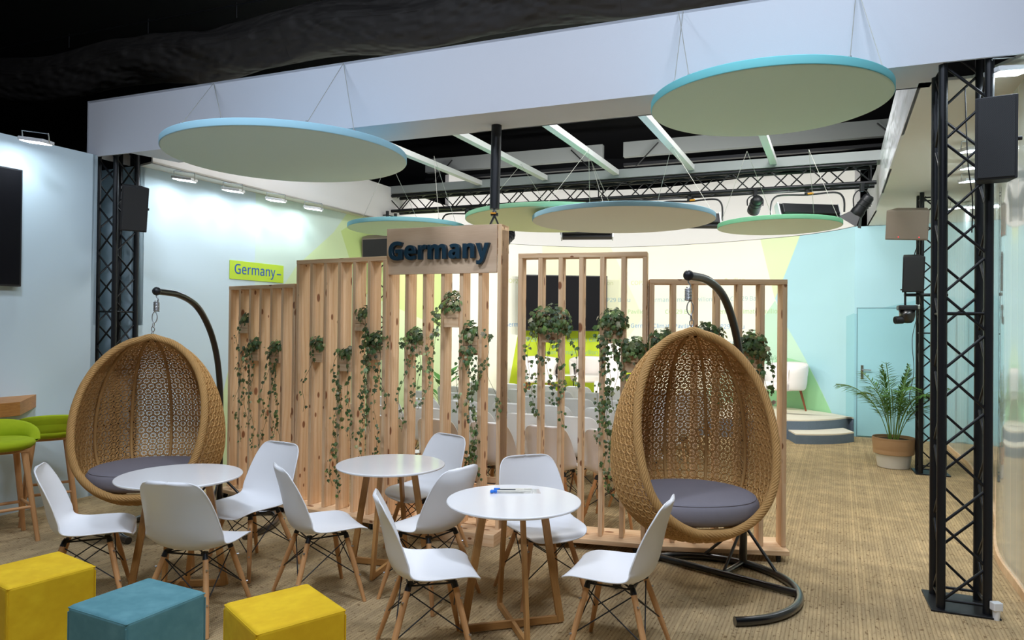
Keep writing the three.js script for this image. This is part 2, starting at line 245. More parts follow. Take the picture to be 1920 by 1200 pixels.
// black tent fabric wrapped round a girder high above the beam
{
  const c0 = V(-6.9, 4.6, -8.75), c1 = V(7, 4.6, -3.6), d = c1.clone().sub(c0), L = d.length(); d.normalize(); const side = V(-d.z, 0, d.x), n = 160, m = 30, pos = [], uv = [], idx = [];
  for (let i = 0; i <= n; i++) for (let j = 0; j <= m; j++) {
    const t = i / n, a = j / m * Math.PI * 2; let r = .27 + .05 * (noise(t * 22, j / 3, 1e6, 10) - .5) + .035 * Math.sin(a * 3 + t * 60 * noise(t * 6, 1)) * noise(t * 30, 4);
    const sag = .04 * Math.sin(t * 40); const p = c0.clone().addScaledVector(d, t * L); p.addScaledVector(side, Math.cos(a) * r * .85); p.y += Math.sin(a) * r * (Math.sin(a) > 0 ? .8 : 1.1) + sag; pos.push(p.x, p.y, p.z); uv.push(t * L, j / m * 1.7);
    if (i < n && j < m) { const k = i * (m + 1) + j; idx.push(k, k + 1, k + m + 1, k + 1, k + m + 2, k + m + 1); }
  }
  const g = new THREE.BufferGeometry(); g.setAttribute('position', new THREE.Float32BufferAttribute(pos, 3)); g.setAttribute('uv', new THREE.Float32BufferAttribute(uv, 2)); g.setIndex(idx); g.computeVertexNormals();
  const f = thing('tent_girder', 'long black fabric-wrapped girder high above the white beam', 'girder', [0, 0, 0]);
  obj('fabric_wrap', g, M.tentFold, f);
  obj('cable', tube([0, .2, .4, .6, .8, 1].map(t => c0.clone().addScaledVector(d, t * L).add(V(-.1, .34 + .02 * Math.sin(t * 30), .1))), .008, 60, 5), M.black, f);
  for (let i = 0; i < 12; i++) { const p = c0.clone().addScaledVector(d, L * (.06 + i * .08)); obj('tie', rod(p.clone().add(V(-.1, .2, .1)), p.clone().add(V(-.1, .36, .1)), .006, .006, 5), M.black, f); }
}
// grey girders far behind the opening
for (const [a, b, label] of [[[-1.75, -13.9], [1.6, -12.6], 'grey roof girder behind the opening, left of the dark gap'], [[1.95, -12.45], [6.2, -10.75], 'grey roof girder behind the opening, right of the dark gap']]) {
  const g = thing('roof_girder', label, 'girder', [0, 0, 0], 0, 'grey roof girders');
  obj('girder_face', slab([a, b], 4.72, 4.98, .12), M.greyBoard, g);
  obj('lower_flange', slab([[a[0], a[1] + .02], [b[0], b[1] + .02]], 4.55, 4.6, .1), M.black, g);
  const e = V(b[0] - a[0], 0, b[1] - a[1]).normalize(), st = V(a[0], 4.5, a[1] + .1); obj('brace', rod(st.clone().addScaledVector(e, .2), st.clone().addScaledVector(e, .6).add(V(0, .4, 0)), .012), M.black, g); obj('brace', rod(V(b[0], 4.5, b[1] + .1).addScaledVector(e, -.2), V(b[0], 4.9, b[1] + .1).addScaledVector(e, -.6), .012), M.black, g);
}
// white ceiling bars between the header beam and the back board
const TZ = x => -9.78 + .4 * (x - 1.45);
[[-.48, -10.6], [.48, -10.18], [1.45, -9.78], [2.41, -9.44], [3.37, -9.06]].forEach(([x, z], i) => {
  const L = [4.55, 4.45, 4.4, 4.35, 4.3][i]; const m = V(x - .42 * (L / 2 + .05), 3.84, z + .907 * (L / 2 + .05)); const g = bx(.085, .07, L, 0, 0, 0, .004); g.rotateY(-R(24.8)); g.translate(m.x, m.y, m.z);
  tag(obj('ceiling_bar', g, M.cream), ['first', 'second', 'third', 'fourth', 'fifth'][i] + ' white ceiling bar from the left across the dark opening', 'bar', 'white ceiling bars');
});
tag(obj('truss_cover_board', slab([[-2.05, TZ(-2.05) + .02], [4.5, TZ(4.5) + .02]], 3.77, 3.89, .3), M.greyBoard), 'long grey board lying on top of the black stage truss', 'board');

// ------------------------------------------------------------------ trusses
function trussGeo(g, L, cap) { // square box truss standing up, 0.29 m wide
  const h = .12, rc = .025, rb = .009; const C4 = [[h, h], [-h, h], [-h, -h], [h, -h]];
  for (const [x, z] of C4) obj('chord', rod(V(x, 0, z), V(x, L, z), rc, rc, 14), M.truss, g);
  const n = Math.round(L / .245), st = (L - .1) / n;
  for (let f = 0; f < 4; f++) {
    const [x0, z0] = C4[f], [x1, z1] = C4[(f + 1) % 4];
    for (let k = 0; k < n; k++) { const a = k % 2 ? [x0, z0] : [x1, z1], b = k % 2 ? [x1, z1] : [x0, z0]; obj('brace', rod(V(a[0], .05 + k * st, a[1]), V(b[0], .05 + (k + 1) * st, b[1]), rb, rb, 6, false), M.truss, g); }
    for (const y of [.06, L * .5, L - .06]) obj('brace', rod(V(x0, y, z0), V(x1, y, z1), rb, rb, 6, false), M.truss, g);
  }
  if (cap) obj('base_plate', bx(.36, .012, .36, 0, .006, 0, .003), M.truss, g);
}
const trussSpots = [[2.78, -4.345, 'tall black lattice truss column at the right front with loudspeaker'], [4.98, -8.33, 'black lattice truss column beyond the palm holding two boxes and a camera'], [-3.985, -7.06, 'black lattice truss column in the left wall niche'], [-2.02, -11.05, 'far black truss column behind the slatted screens on the left']];
trussSpots.forEach(([x, z, label], i) => { const t = thing('truss_column', label, 'truss', [x, 0, z], R(-22), 'truss columns'); trussGeo(t, [3.6, 3.315, 3.6, 3.46][i], true); });
{
  const t = thing('stage_truss', 'long horizontal black lattice truss carrying the stage lamps', 'truss', [-2.0, 3.62, TZ(-2.0) - .14]); t.rotation.set(0, -Math.atan(.4), 0);
  const inner = new THREE.Group(); const L = 7.0; trussGeo(inner, L, false);
  const mm = new THREE.Matrix4().makeRotationZ(-Math.PI / 2);
  const seen = new Map(); for (const c of [...inner.children]) { if (!seen.has(c.geometry)) { c.geometry.applyMatrix4(mm); seen.set(c.geometry, 1); } t.add(c); }
}
// ------------------------------------------------------------------ ceiling discs on wires
function disc(label, x, y, z, r, rim, under, wires) {
  const t = thing('ceiling_disc', label, 'ceiling disc', [x, y, z], 0, 'round ceiling discs'); const th = .055;
  obj('panel', lathe([[0, 0], [r - .012, 0], [r - .004, .003]], 96), mat(under, .85, { bumpMap: grainBump, bumpScale: .0008 }), t);
  obj('rim', lathe([[r - .004, .003], [r, .008], [r, th - .004], [r - .004, th], [0, th]], 96), mat(rim, .8), t);
  for (const [ang, tx, ty, tz] of wires) { const a = V(Math.cos(ang) * (r - .03), th, Math.sin(ang) * (r - .03)); obj('wire', rod(a, V(tx - x, ty - y, tz - z), .0025, .0025, 5), M.wire, t); obj('wire_anchor', rod(a.clone().add(V(0, -.002, 0)), a.clone().add(V(0, .015, 0)), .008, .008, 8), M.steel, t); }
}
const B3 = (t) => { const p = BP(t, -.015); return [p[0], 3.86, p[1]]; };
disc('large pale blue-rimmed disc hanging at the left in front of the beam', -1.776, 3.0, -5.535, .922, 0x9fcfe0, 0xcbe4e0, [[R(125), ...B3(1.476)], [R(101), ...B3(1.476)], [R(65), ...B3(2.866)], [R(43), ...B3(2.866)]]);
disc('turquoise-rimmed disc hanging at the upper right by the beam', 1.596, 3.1, -4.423, .717, 0x72c6cb, 0xd2f0e2, [[R(159), ...B3(5.63)], [R(148), ...B3(5.6)], [R(72), ...B3(6.7)], [R(20), ...B3(6.7)]]);
const up = (x, z, y = 3.82) => [x, y, z];
disc('blue-rimmed disc with grey underside in the middle of the opening', 1.228, 2.88, -7.87, 1.012, 0x8fb9cb, 0xd8d2c2, [[R(190), ...up(.9, -8.4)], [R(255), ...up(.9, -8.4)], [R(300), ...up(1.85, -8.2)], [R(20), ...up(1.85, -8.2)]]);
disc('green-rimmed disc with pale yellow underside half hidden behind the blue one', .484, 3.0, -8.69, 1.075, 0x82b894, 0xdfe2b4, [[R(200), ...up(.1, -9.2)], [R(280), ...up(.1, -9.2)], [R(330), ...up(1.0, -9.0)], [R(60), ...up(1.0, -9.0)]]);
disc('small green-rimmed disc under the truss on the right', 3.177, 2.9, -8.383, .702, 0x74b98e, 0xdfe6cc, [[R(200), ...up(2.8, -8.4)], [R(290), ...up(2.8, -8.4)], [R(330), ...up(3.5, -8.3)], [R(40), ...up(3.5, -8.3)]]);
disc('teal-rimmed disc left behind the wooden name sign', -1.341, 2.9, -8.887, .743, 0x74aeb8, 0xcfe6c8, [[R(200), ...up(-1.6, -9.0)], [R(280), ...up(-1.6, -9.0)], [R(330), ...up(-1.0, -8.8)], [R(50), ...up(-1.0, -8.8)]]);

// ------------------------------------------------------------------ lamps
function flood(label, p, target, k, w = .17, group = 'wall-washing floodlights') {
  const t = thing('floodlight', label, 'lamp', p, 0, group); const d = V(...target).sub(V(...p)).normalize();
  const q = new THREE.Quaternion().setFromUnitVectors(V(0, 0, 1), d);
  const at = g => { g.applyQuaternion(q); return g; };
  obj('housing', [at(bx(w + .03, .13, .03, 0, 0, -.02, .006))], M.lampHead, t);
  obj('lens', at(bx(w, .11, .006, 0, 0, -.002, .002)), emit(DAY, 14), t);
  obj('bracket', [at(rod(V(-w / 2 - .02, 0, -.02), V(-w / 2 - .02, .02, -.09), .005)), at(rod(V(w / 2 + .02, 0, -.02), V(w / 2 + .02, .02, -.09), .005)), at(rod(V(-w / 2 - .02, .02, -.09), V(w / 2 + .02, .02, -.09), .005))], M.chrome, t);
  const l = new THREE.RectAreaLight(DAY, k, w, .11); l.name = 'flood_beam'; l.castShadow = true; t.add(l); l.position.copy(d.clone().multiplyScalar(.012)); t.updateMatrixWorld(true); l.lookAt(...target);
}
const wp = (s, y, off = 0) => { const q = LP(s, off); return [q[0], y, q[1]]; };
flood('floodlight on the wall top above the wall screen', wp(.12, 3.24, .3), wp(.1, 2.3, .16), WASH, .22);
[1.63, 2.28, 2.95, 3.62].forEach((s, i) => flood(['first', 'second', 'third', 'fourth'][i] + ' lit floodlight under the left soffit, counted from the black truss', wp(s, 3.2, .3), wp(s - .03, 2.2, .16), WASH, .2));
[[2.97, -4.2], [3.97, -6.04], [4.39, -6.67], [4.76, -7.27], [5.65, -8.88]].forEach(([x, z], i) => flood(['front corner', 'second', 'third', 'fourth', 'furthest'][i] + ' floodlight under the right soffit along the ribbed wall, counted from the front', [x, 3.24, z], [x + .1, 2.2, z - .04], WASH * 1.2, .2, 'right soffit floodlights'));
function softbox(label, x, y, tgt, w, k) {
  const z = TZ(x) - .05; const t = thing('stage_panel_light', label, 'lamp', [x, y, z], 0, 'stage panel lights'); const d = V(...tgt).sub(V(x, y, z)).normalize();
  const xa = V(d.z, 0, -d.x).normalize().negate(), ya = xa.clone().cross(d).negate(); const m = new THREE.Matrix4().makeBasis(xa, d.clone().cross(xa), d);
  const at = g => { g.applyMatrix4(m); return g; };
  obj('body', [at(bx(w, .2, .08, 0, 0, -.03, .01)), at(bx(w - .06, .14, .06, 0, 0, -.09, .01))], M.black, t);
  obj('diffuser', at(bx(w - .04, .16, .006, 0, 0, .012, .002)), emit(WARM, 5), t);
  for (const s of [1, -1]) obj('end_cap', at(bx(.02, .22, .1, s * w / 2, 0, -.03, .004)), M.lampHead, t);
  const e = V(.928, 0, .371), Y = 3.40 - y; const L = e.clone().multiplyScalar(w / 2 + .03);
  obj('yoke', tube([V(-L.x, 0, -L.z), V(-L.x, Y * .5, -L.z), V(-L.x * .97, Y - .06, -L.z * .97), V(-L.x * .85, Y, -L.z * .85), V(0, Y, 0), V(L.x * .85, Y, L.z * .85), V(L.x * .97, Y - .06, L.z * .97), V(L.x, Y * .5, L.z), V(L.x, 0, L.z)], .012, 70, 8), M.black, t);
  const c = obj('clamp', [bx(.05, .12, .05, 0, Y + .05, 0, .008), rod(V(-.03, Y + .02, 0), V(.05, Y + .02, .03), .02)], M.black, t); obj('clamp_knob', rod(V(0, Y + .01, .02), V(.06, Y + .01, .05), .014), M.orange, c);
  const l = new THREE.RectAreaLight(WARM, k, w - .05, .16); l.name = 'panel_beam'; l.castShadow = true; t.add(l); l.position.copy(d.clone().multiplyScalar(.03)); t.updateMatrixWorld(true); l.lookAt(...tgt);
}
softbox('black stage panel light above the small green disc', 3.74, 3.16, [3.3, 1.1, -13.2], .8, STAGE);
softbox('black stage panel light behind the blue disc', 2.38, 3.12, [2.4, 1.1, -14], .8, STAGE);
softbox('stage panel light below the green disc in the middle', 1.06, 3.02, [1.6, 1.1, -14], .72, STAGE);
softbox('stage panel light hidden by the name sign', -.7, 3.1, [.2, 1.2, -13.8], .8, STAGE);
function spot(label, x, y, tgt, doors) {
  const z = TZ(x) + .05, t = thing('stage_spotlight', label, 'lamp', [x, y, z], 0, 'stage spotlights'); const d = V(...tgt).sub(V(x, y, z)).normalize(); const q = new THREE.Quaternion().setFromUnitVectors(V(0, 0, 1), d); const at = g => { g.applyQuaternion(q); return g; };
  obj('barrel', at(lathe([[0, -.16], [.045, -.16], [.065, -.13], [.07, -.05], [.07, .04], [.08, .05], [.08, .11], [.066, .115]], 20).rotateX(Math.PI / 2)), M.black, t);
  obj('lens', at(new THREE.CylinderGeometry(.064, .064, .01, 20).rotateX(Math.PI / 2).translate(0, 0, .1)), M.screen, t);
  obj('band', [at(new THREE.TorusGeometry(.072, .006, 6, 20).translate(0, 0, -.02)), at(new THREE.TorusGeometry(.073, .006, 6, 20).translate(0, 0, -.08))], M.cab, t);
  const Y = 3.42 - y; obj('yoke', tube([V(-.1, 0, 0), V(-.1, Y * .55, 0), V(-.06, Y * .85, 0), V(0, Y * .95, 0), V(.06, Y * .85, 0), V(.1, Y * .55, 0), V(.1, 0, 0)], .008, 30, 6), M.black, t);
  obj('clamp', bx(.045, .11, .045, 0, Y + .02, 0, .006), M.black, t);
  if (doors) for (const [a, w] of [[0, .15], [90, .13], [180, .15], [270, .13]]) { const s = new THREE.Shape([[-w * .45, 0], [w * .45, 0], [w * .75, .13], [-w * .75, .13]].map(p => new THREE.Vector2(...p))); const g = new THREE.ExtrudeGeometry(s, { depth: .003, bevelEnabled: false }); g.rotateX(R(62)); g.translate(0, .07, .11); g.rotateZ(R(a)); obj('barn_door', at(g), M.black, t); }
}
spot('small black stage spotlight between the two panel lights', 3.13, 3.28, [3.6, .6, -14], false);
spot('black spotlight with open barn doors at the right end of the truss', 4.28, 3.2, [3.4, 1.6, -9.4], true);
spot('black spotlight with barn doors right of the name sign', -.08, 2.98, [-.9, 1.9, -9.2], true);
// hall floodlights hanging above the seating and above the open ceiling, outside the picture
[[-2.4, 5.4, -2.9, -2.2, -3.7], [1.2, 5.4, -2.3, 1.0, -3.1], [-.6, 5.4, .8, -.6, .2], [-1.3, 4.95, -7.3, -1.2, -7.6], [1.3, 4.95, -6.9, 1.4, -7.2], [3.3, 4.95, -7.3, 3.4, -7.6]].forEach(([x, y, z, tx, tz], i) => {
  const t = thing('hall_lamp', ['flat hall lamp hanging over the ottomans', 'flat hall lamp hanging over the front table', 'flat hall lamp hanging behind the viewer', 'flat hall lamp hanging above the left of the open ceiling', 'flat hall lamp hanging above the middle of the open ceiling', 'flat hall lamp hanging above the right of the open ceiling'][i], 'lamp', [x, y, z], 0, 'hall lamps'); const d = V(tx - x, -y, tz - z).normalize(), q = new THREE.Quaternion().setFromUnitVectors(V(0, 0, 1), d);
  obj('housing', bx(.9, .6, .06, 0, 0, -.04, .01).applyQuaternion(q), M.lampHead, t); obj('diffuser', bx(.86, .56, .008, 0, 0, 0, .002).applyQuaternion(q), emit(COOL, 6), t);
  obj('hanger', rod(V(0, .04, 0), V(0, 6 - y, 0), .008), M.wire, t);
  const l = new THREE.RectAreaLight(i > 2 ? WARM : COOL, i > 2 ? INNER : HALL, .86, .56); l.name = 'hall_beam'; l.castShadow = true; t.add(l); l.position.copy(d.clone().multiplyScalar(.02)); t.updateMatrixWorld(true); l.lookAt(tx, 0, tz);
});

// ------------------------------------------------------------------ slatted wooden screens
const font = await new FontLoader().loadAsync('fonts/droid/droid_sans_bold.typeface.json');
const fontR = await new FontLoader().loadAsync('fonts/droid/droid_sans_regular.typeface.json');
function letters(parent, font, str, width, depth, m, x0, y0, z0, bevel) {
  const ha = c => font.data.glyphs[c].ha / font.data.resolution; let tot = 0; for (const c of str) tot += ha(c); const size = width / tot; let x = x0;
  for (const c of str) { if (c !== ' ') { const g = new TextGeometry(c, { font, size, depth, curveSegments: 8, bevelEnabled: bevel > 0, bevelSize: bevel, bevelThickness: bevel, bevelSegments: 1 }); g.translate(x, y0, z0); obj('letter', prep(g), m, parent); } x += ha(c) * size; }
}
const screens = {};
function screen(key, label, a, b, H, base) {
  const dx = b[0] - a[0], dz = b[1] - a[1], W = Math.hypot(dx, dz), th = Math.atan2(-dz, dx);
  const t = thing('slat_screen', label, 'screen', [(a[0] + b[0]) / 2, 0, (a[1] + b[1]) / 2], th, 'slatted wooden screens'); const y0 = base ? .095 : .09, n = 7, T = .034, D = .145;
  screens[key] = { W, th, t, xs: [] };
  for (let i = 0; i < n; i++) { const x = -W / 2 + T / 2 + i * (W - T) / (n - 1); screens[key].xs.push(x); obj('slat', plank(T, H - .037 - y0, D, x, (H - .037 + y0) / 2, -D / 2), M.pine, t); }
  if (!base) {
    obj('top_plate', plank(W, .037, D + .004, 0, H - .0185, -D / 2), M.pine, t);
    for (const z of [-.165, .012]) obj('base_board', plank(W, .034, .174, 0, .072, z - .0), M.pine, t);
    for (const [x, z] of [[-W / 2 + .07, .06], [W / 2 - .07, .06], [-W / 2 + .07, -.2], [W / 2 - .07, -.2]]) { const c = obj('castor', [rod(V(x - .012, .024, z), V(x + .012, .024, z), .024, .024, 14), bx(.03, .03, .04, x, .042, z, .004)], M.black, t); }
  } else {
    obj('top_plate', plank(W, .02, D + .004, 0, H - .01, -D / 2), M.pine, t);
    obj('base_beam', plank(W + .04, .095, .2, 0, .0475, .06, .004), M.pine, t); obj('base_beam', plank(W + .04, .095, .2, 0, .0475, -.16, .004), M.pine, t);
    const s = obj('sign_board', [(() => { const g = bx(W - .035, .385, .02, -.0175, H - .1925, .01, .003); planarUV(g, 'y', [0, 0]); return g; })()], M.ply, t, { label: 'plywood name board with dark raised letters' });
    letters(s, font, 'Germany', W * .885, .036, M.letter, -W / 2 + .03, H - .265, .022, .003);
    obj('corner_post', plank(.03, H - .095, D + .02, W / 2 - .015, (H + .095) / 2, -D / 2 + .005), M.pine, t);
  }
}
screen('A', 'shorter wooden slat screen at the far left end of the row', [-2.80, -6.93], [-1.965, -6.34], 2.06);
screen('B', 'taller wooden slat screen just left of the name board', [-1.95, -6.33], [-1.055, -5.85], 2.27);
screen('C', 'tallest wooden slat screen carrying the raised name board', [-1.05, -5.90], [-.085, -5.53], 2.5, true);
screen('D', 'taller wooden slat screen right of the name board', [.045, -5.55], [1.02, -5.305], 2.27);
screen('E', 'shorter wooden slat screen behind the right egg chair', [1.035, -5.27], [2.03, -5.17], 2.06);

// ------------------------------------------------------------------ ivy
const LEAF = (() => { const o = [[0, -.5], [.22, -.42], [.5, -.3], [.36, -.02], [.48, .22], [.2, .2], [0, .62], [-.2, .2], [-.48, .22], [-.36, -.02], [-.5, -.3], [-.22, -.42]]; return o; })();
const greens = [[.045, .08, .022], [.07, .115, .03], [.11, .15, .045], [.19, .22, .07], [.38, .38, .2]].map(c => c);
function leafMesh(list) { // list of {p, n, u, s, c}
  const pos = [], col = [];
  for (const { p, n, u, s, c } of list) {
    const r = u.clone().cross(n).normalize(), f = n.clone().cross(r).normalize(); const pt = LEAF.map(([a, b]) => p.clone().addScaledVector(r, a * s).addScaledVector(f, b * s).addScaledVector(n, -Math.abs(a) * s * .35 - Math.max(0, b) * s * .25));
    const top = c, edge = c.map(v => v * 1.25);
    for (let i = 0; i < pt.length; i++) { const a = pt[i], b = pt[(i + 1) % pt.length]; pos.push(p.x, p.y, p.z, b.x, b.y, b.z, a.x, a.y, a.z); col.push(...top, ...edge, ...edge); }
  }
  const g = new THREE.BufferGeometry(); g.setAttribute('position', new THREE.Float32BufferAttribute(pos, 3)); g.setAttribute('color', new THREE.Float32BufferAttribute(col, 3)); g.computeVertexNormals(); return g;
}
const pick = pale => { const k = rnd(); const i = pale ? (k < .2 ? 1 : k < .45 ? 2 : k < .7 ? 3 : 4) : (k < .3 ? 0 : k < .62 ? 1 : k < .86 ? 2 : k < .96 ? 3 : 4); return greens[i].map(v => v * rr(.8, 1.25)); };
function ivy(label, key, gap, top, o = {}) {
  const S = screens[key], t0 = S.t; const xa = S.xs[gap] + .017, xb = S.xs[gap + 1] - .017, w = xb - xa, hb = o.hb || .13, xc = (xa + xb) / 2;
  const base = V(xc, top - hb, 0).applyAxisAngle(V(0, 1, 0), S.th).add(V(t0.position.x, 0, t0.position.z));
  const t = thing('ivy_planter', label, 'plant', [base.x, base.y, base.z], S.th, 'ivy planters on the screens'); const d = .125, zc = -d / 2 + .004;
  const box = new THREE.Group; // five boards
  obj('planter_box', [plank(w, hb * .49, .012, 0, hb * .245, zc + d / 2), plank(w, hb * .49, .012, 0, hb * .755, zc + d / 2), plank(w, hb, .012, 0, hb / 2, zc - d / 2), plank(.012, hb, d, -w / 2 + .006, hb / 2, zc), plank(.012, hb, d, w / 2 - .006, hb / 2, zc), plank(w, .012, d, 0, .006, zc)], M.pine, t);
  obj('soil', bx(w - .024, .02, d - .03, 0, hb - .02, zc, .004), M.soil, t);
  const leaves = [], stems = []; const nb = Math.round((o.n ?? 90) * 1.3), R0 = o.r || .11;
  for (let i = 0; i < nb; i++) { const a = rnd() * 6.28, e = Math.acos(rr(-.55, 1)), q = Math.pow(rnd(), .4) * R0; const dir = V(Math.sin(e) * Math.cos(a), Math.cos(e), Math.sin(e) * Math.sin(a)); const p = V(0, hb + .01, zc + .03).add(dir.clone().multiply(V(q * 1.1, q * (o.tall || 1), q * .95))); const n = dir.clone().add(V(rr(-.5, .5), .35, rr(.1, .8))).normalize(); leaves.push({ p, n, u: V(rr(-1, 1), -.8, rr(-.3, .5)).normalize(), s: rr(.027, .052), c: pick(o.pale) }); }
  for (let i = 0; i < 10; i++) { const a = rnd() * 6.28; stems.push(rod(V(0, hb - .01, zc), V(Math.cos(a) * R0 * .7, hb + rr(.02, R0 * .8), zc + .03 + Math.sin(a) * R0 * .6), .0018, .0012, 4, false)); }
  for (const [x, len, sway = 0, den = 1] of o.v || []) { // trailing vines
    const pts = []; const n = Math.max(5, Math.round(len / .08)); let px = x, pz = .02 + rnd() * .05; const ph = rnd() * 6, amp = rr(.012, .03);
    pts.push(V(x * .4, hb + .015, zc + .02), V(x * .9, hb + .03, .02)); for (let i = 0; i <= n; i++) { const k = i / n; px = x + sway * k + amp * Math.sin(ph + k * len * 14); pts.push(V(px, hb - .02 - k * len, Math.max(.014, pz + .02 * Math.sin(ph * 2 + k * 9)))); }
    const curve = new THREE.CatmullRomCurve3(pts); stems.push(new THREE.TubeGeometry(curve, n * 3, .0017, 4)); const m = Math.round(len * 48 * den); for (let i = 0; i < m; i++) { const k = Math.pow(rnd(), .85), p = curve.getPoint(.06 + .94 * k); p.add(V(rr(-.03, .03), rr(-.02, .02), rr(.0, .03))); leaves.push({ p, n: V(rr(-.7, .7), rr(0, .7), 1).normalize(), u: V(rr(-.6, .6), -1, rr(-.2, .2)).normalize(), s: rr(.022, .05) * (1 - .35 * k), c: pick(o.pale || rnd() < .12) }); }
  }
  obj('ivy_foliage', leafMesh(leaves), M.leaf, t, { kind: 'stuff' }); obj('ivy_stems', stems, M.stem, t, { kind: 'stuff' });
}
ivy('small dark ivy tuft high on the short left screen', 'A', 1, 1.70, { n: 60, r: .07, hb: .1, tall: 1.3, v: [[-.01, .45, -.04]] });
ivy('ivy planter with trailing vines second from the left end of the screens', 'A', 2, 1.47, { n: 100, r: .1, v: [[-.05, .5, -.16], [-.09, .9, -.12], [-.03, .75, .0], [.04, .95, .02]] });
ivy('ivy planter at the right of the short left screen with long vines', 'A', 4, 1.46, { n: 80, r: .09, v: [[-.06, 1.05, -.12], [-.03, .8, .02], [.03, .85, .06]] });
ivy('sparse ivy planter on the left side of the tall left screen', 'B', 1, 1.49, { n: 75, r: .095, tall: 1.2, v: [[.01, .55, -.14, .5]] });
ivy('low ivy planter in the middle of the tall left screen', 'B', 3, 1.42, { n: 55, r: .08, v: [[-.05, 1.1, -.05], [-.02, 1.2, .0, 1.4], [.04, .7, .05]] });
ivy('bare upper box with one ivy strand on the tall left screen', 'B', 4, 1.77, { n: 45, r: .075, tall: 1.2, v: [[.06, .45, .06, 2], [.08, .95, .03, 1.6]] });
ivy('bushy ivy planter at the right edge of the tall left screen', 'B', 5, 1.53, { n: 120, r: .115, v: [[-.06, 1.0, -.06, 1.5], [.07, .5, .08], [.03, 1.15, .05, .7]] });
ivy('ivy planter at lower left under the name board', 'C', 1, 1.58, { n: 90, r: .095, v: [[-.06, .75, -.06], [.0, .55, .03], [.05, .4, .02]] });
ivy('topmost pale ivy planter under the name board', 'C', 3, 1.83, { n: 110, r: .1, tall: 1.5, pale: true, hb: .15, v: [[-.09, .5, -.06, 1.4], [-.1, .8, -.13, 1.2]] });
ivy('ivy planter at lower right under the name board', 'C', 4, 1.61, { n: 85, r: .09, tall: 1.4, hb: .15, v: [[.05, 1.1, .03, 2.2], [.02, 1.3, .02, 1.8], [-.05, .6, -.06], [.16, .6, .1]] });
ivy('large bushy ivy ball at the left of the tall right screen', 'D', 1, 1.70, { n: 260, r: .17, v: [[-.12, .5, -.06, 1.3], [-.08, .7, -.03], [.0, .6, .02], [.08, .75, .04, 1.2], [.16, .45, .08, 1.1]] });
ivy('ivy planter with dense curtain of vines on the tall right screen', 'D', 4, 1.72, { n: 150, r: .12, hb: .15, v: [[-.08, .9, -.02, 1.2], [-.03, 1.25, .0, 1.2], [.02, 1.0, .02], [.05, .75, .05], [-.05, 1.3, .05]] });
ivy('lower bushy ivy planter at the right of the tall right screen', 'D', 5, 1.50, { n: 190, r: .125, hb: .15, v: [[.03, .3, .03], [-.05, .4, 0]] });
ivy('ivy planter left behind the top of the right egg chair', 'E', 0, 1.58, { n: 130, r: .11, v: [[.0, .4, 0]] });
ivy('round bushy ivy planter behind the chain of the right egg chair', 'E', 2, 1.60, { n: 200, r: .14, v: [[.1, .4, .06], [.06, .5, .04]] });
ivy('ivy planter at the right of the short right screen', 'E', 4, 1.53, { n: 190, r: .125, hb: .13, tall: 1.2, v: [[.08, .55, .05, 1.3], [.03, .75, .02, 1.2], [-.02, .5, .0], [.11, .3, .05]] });

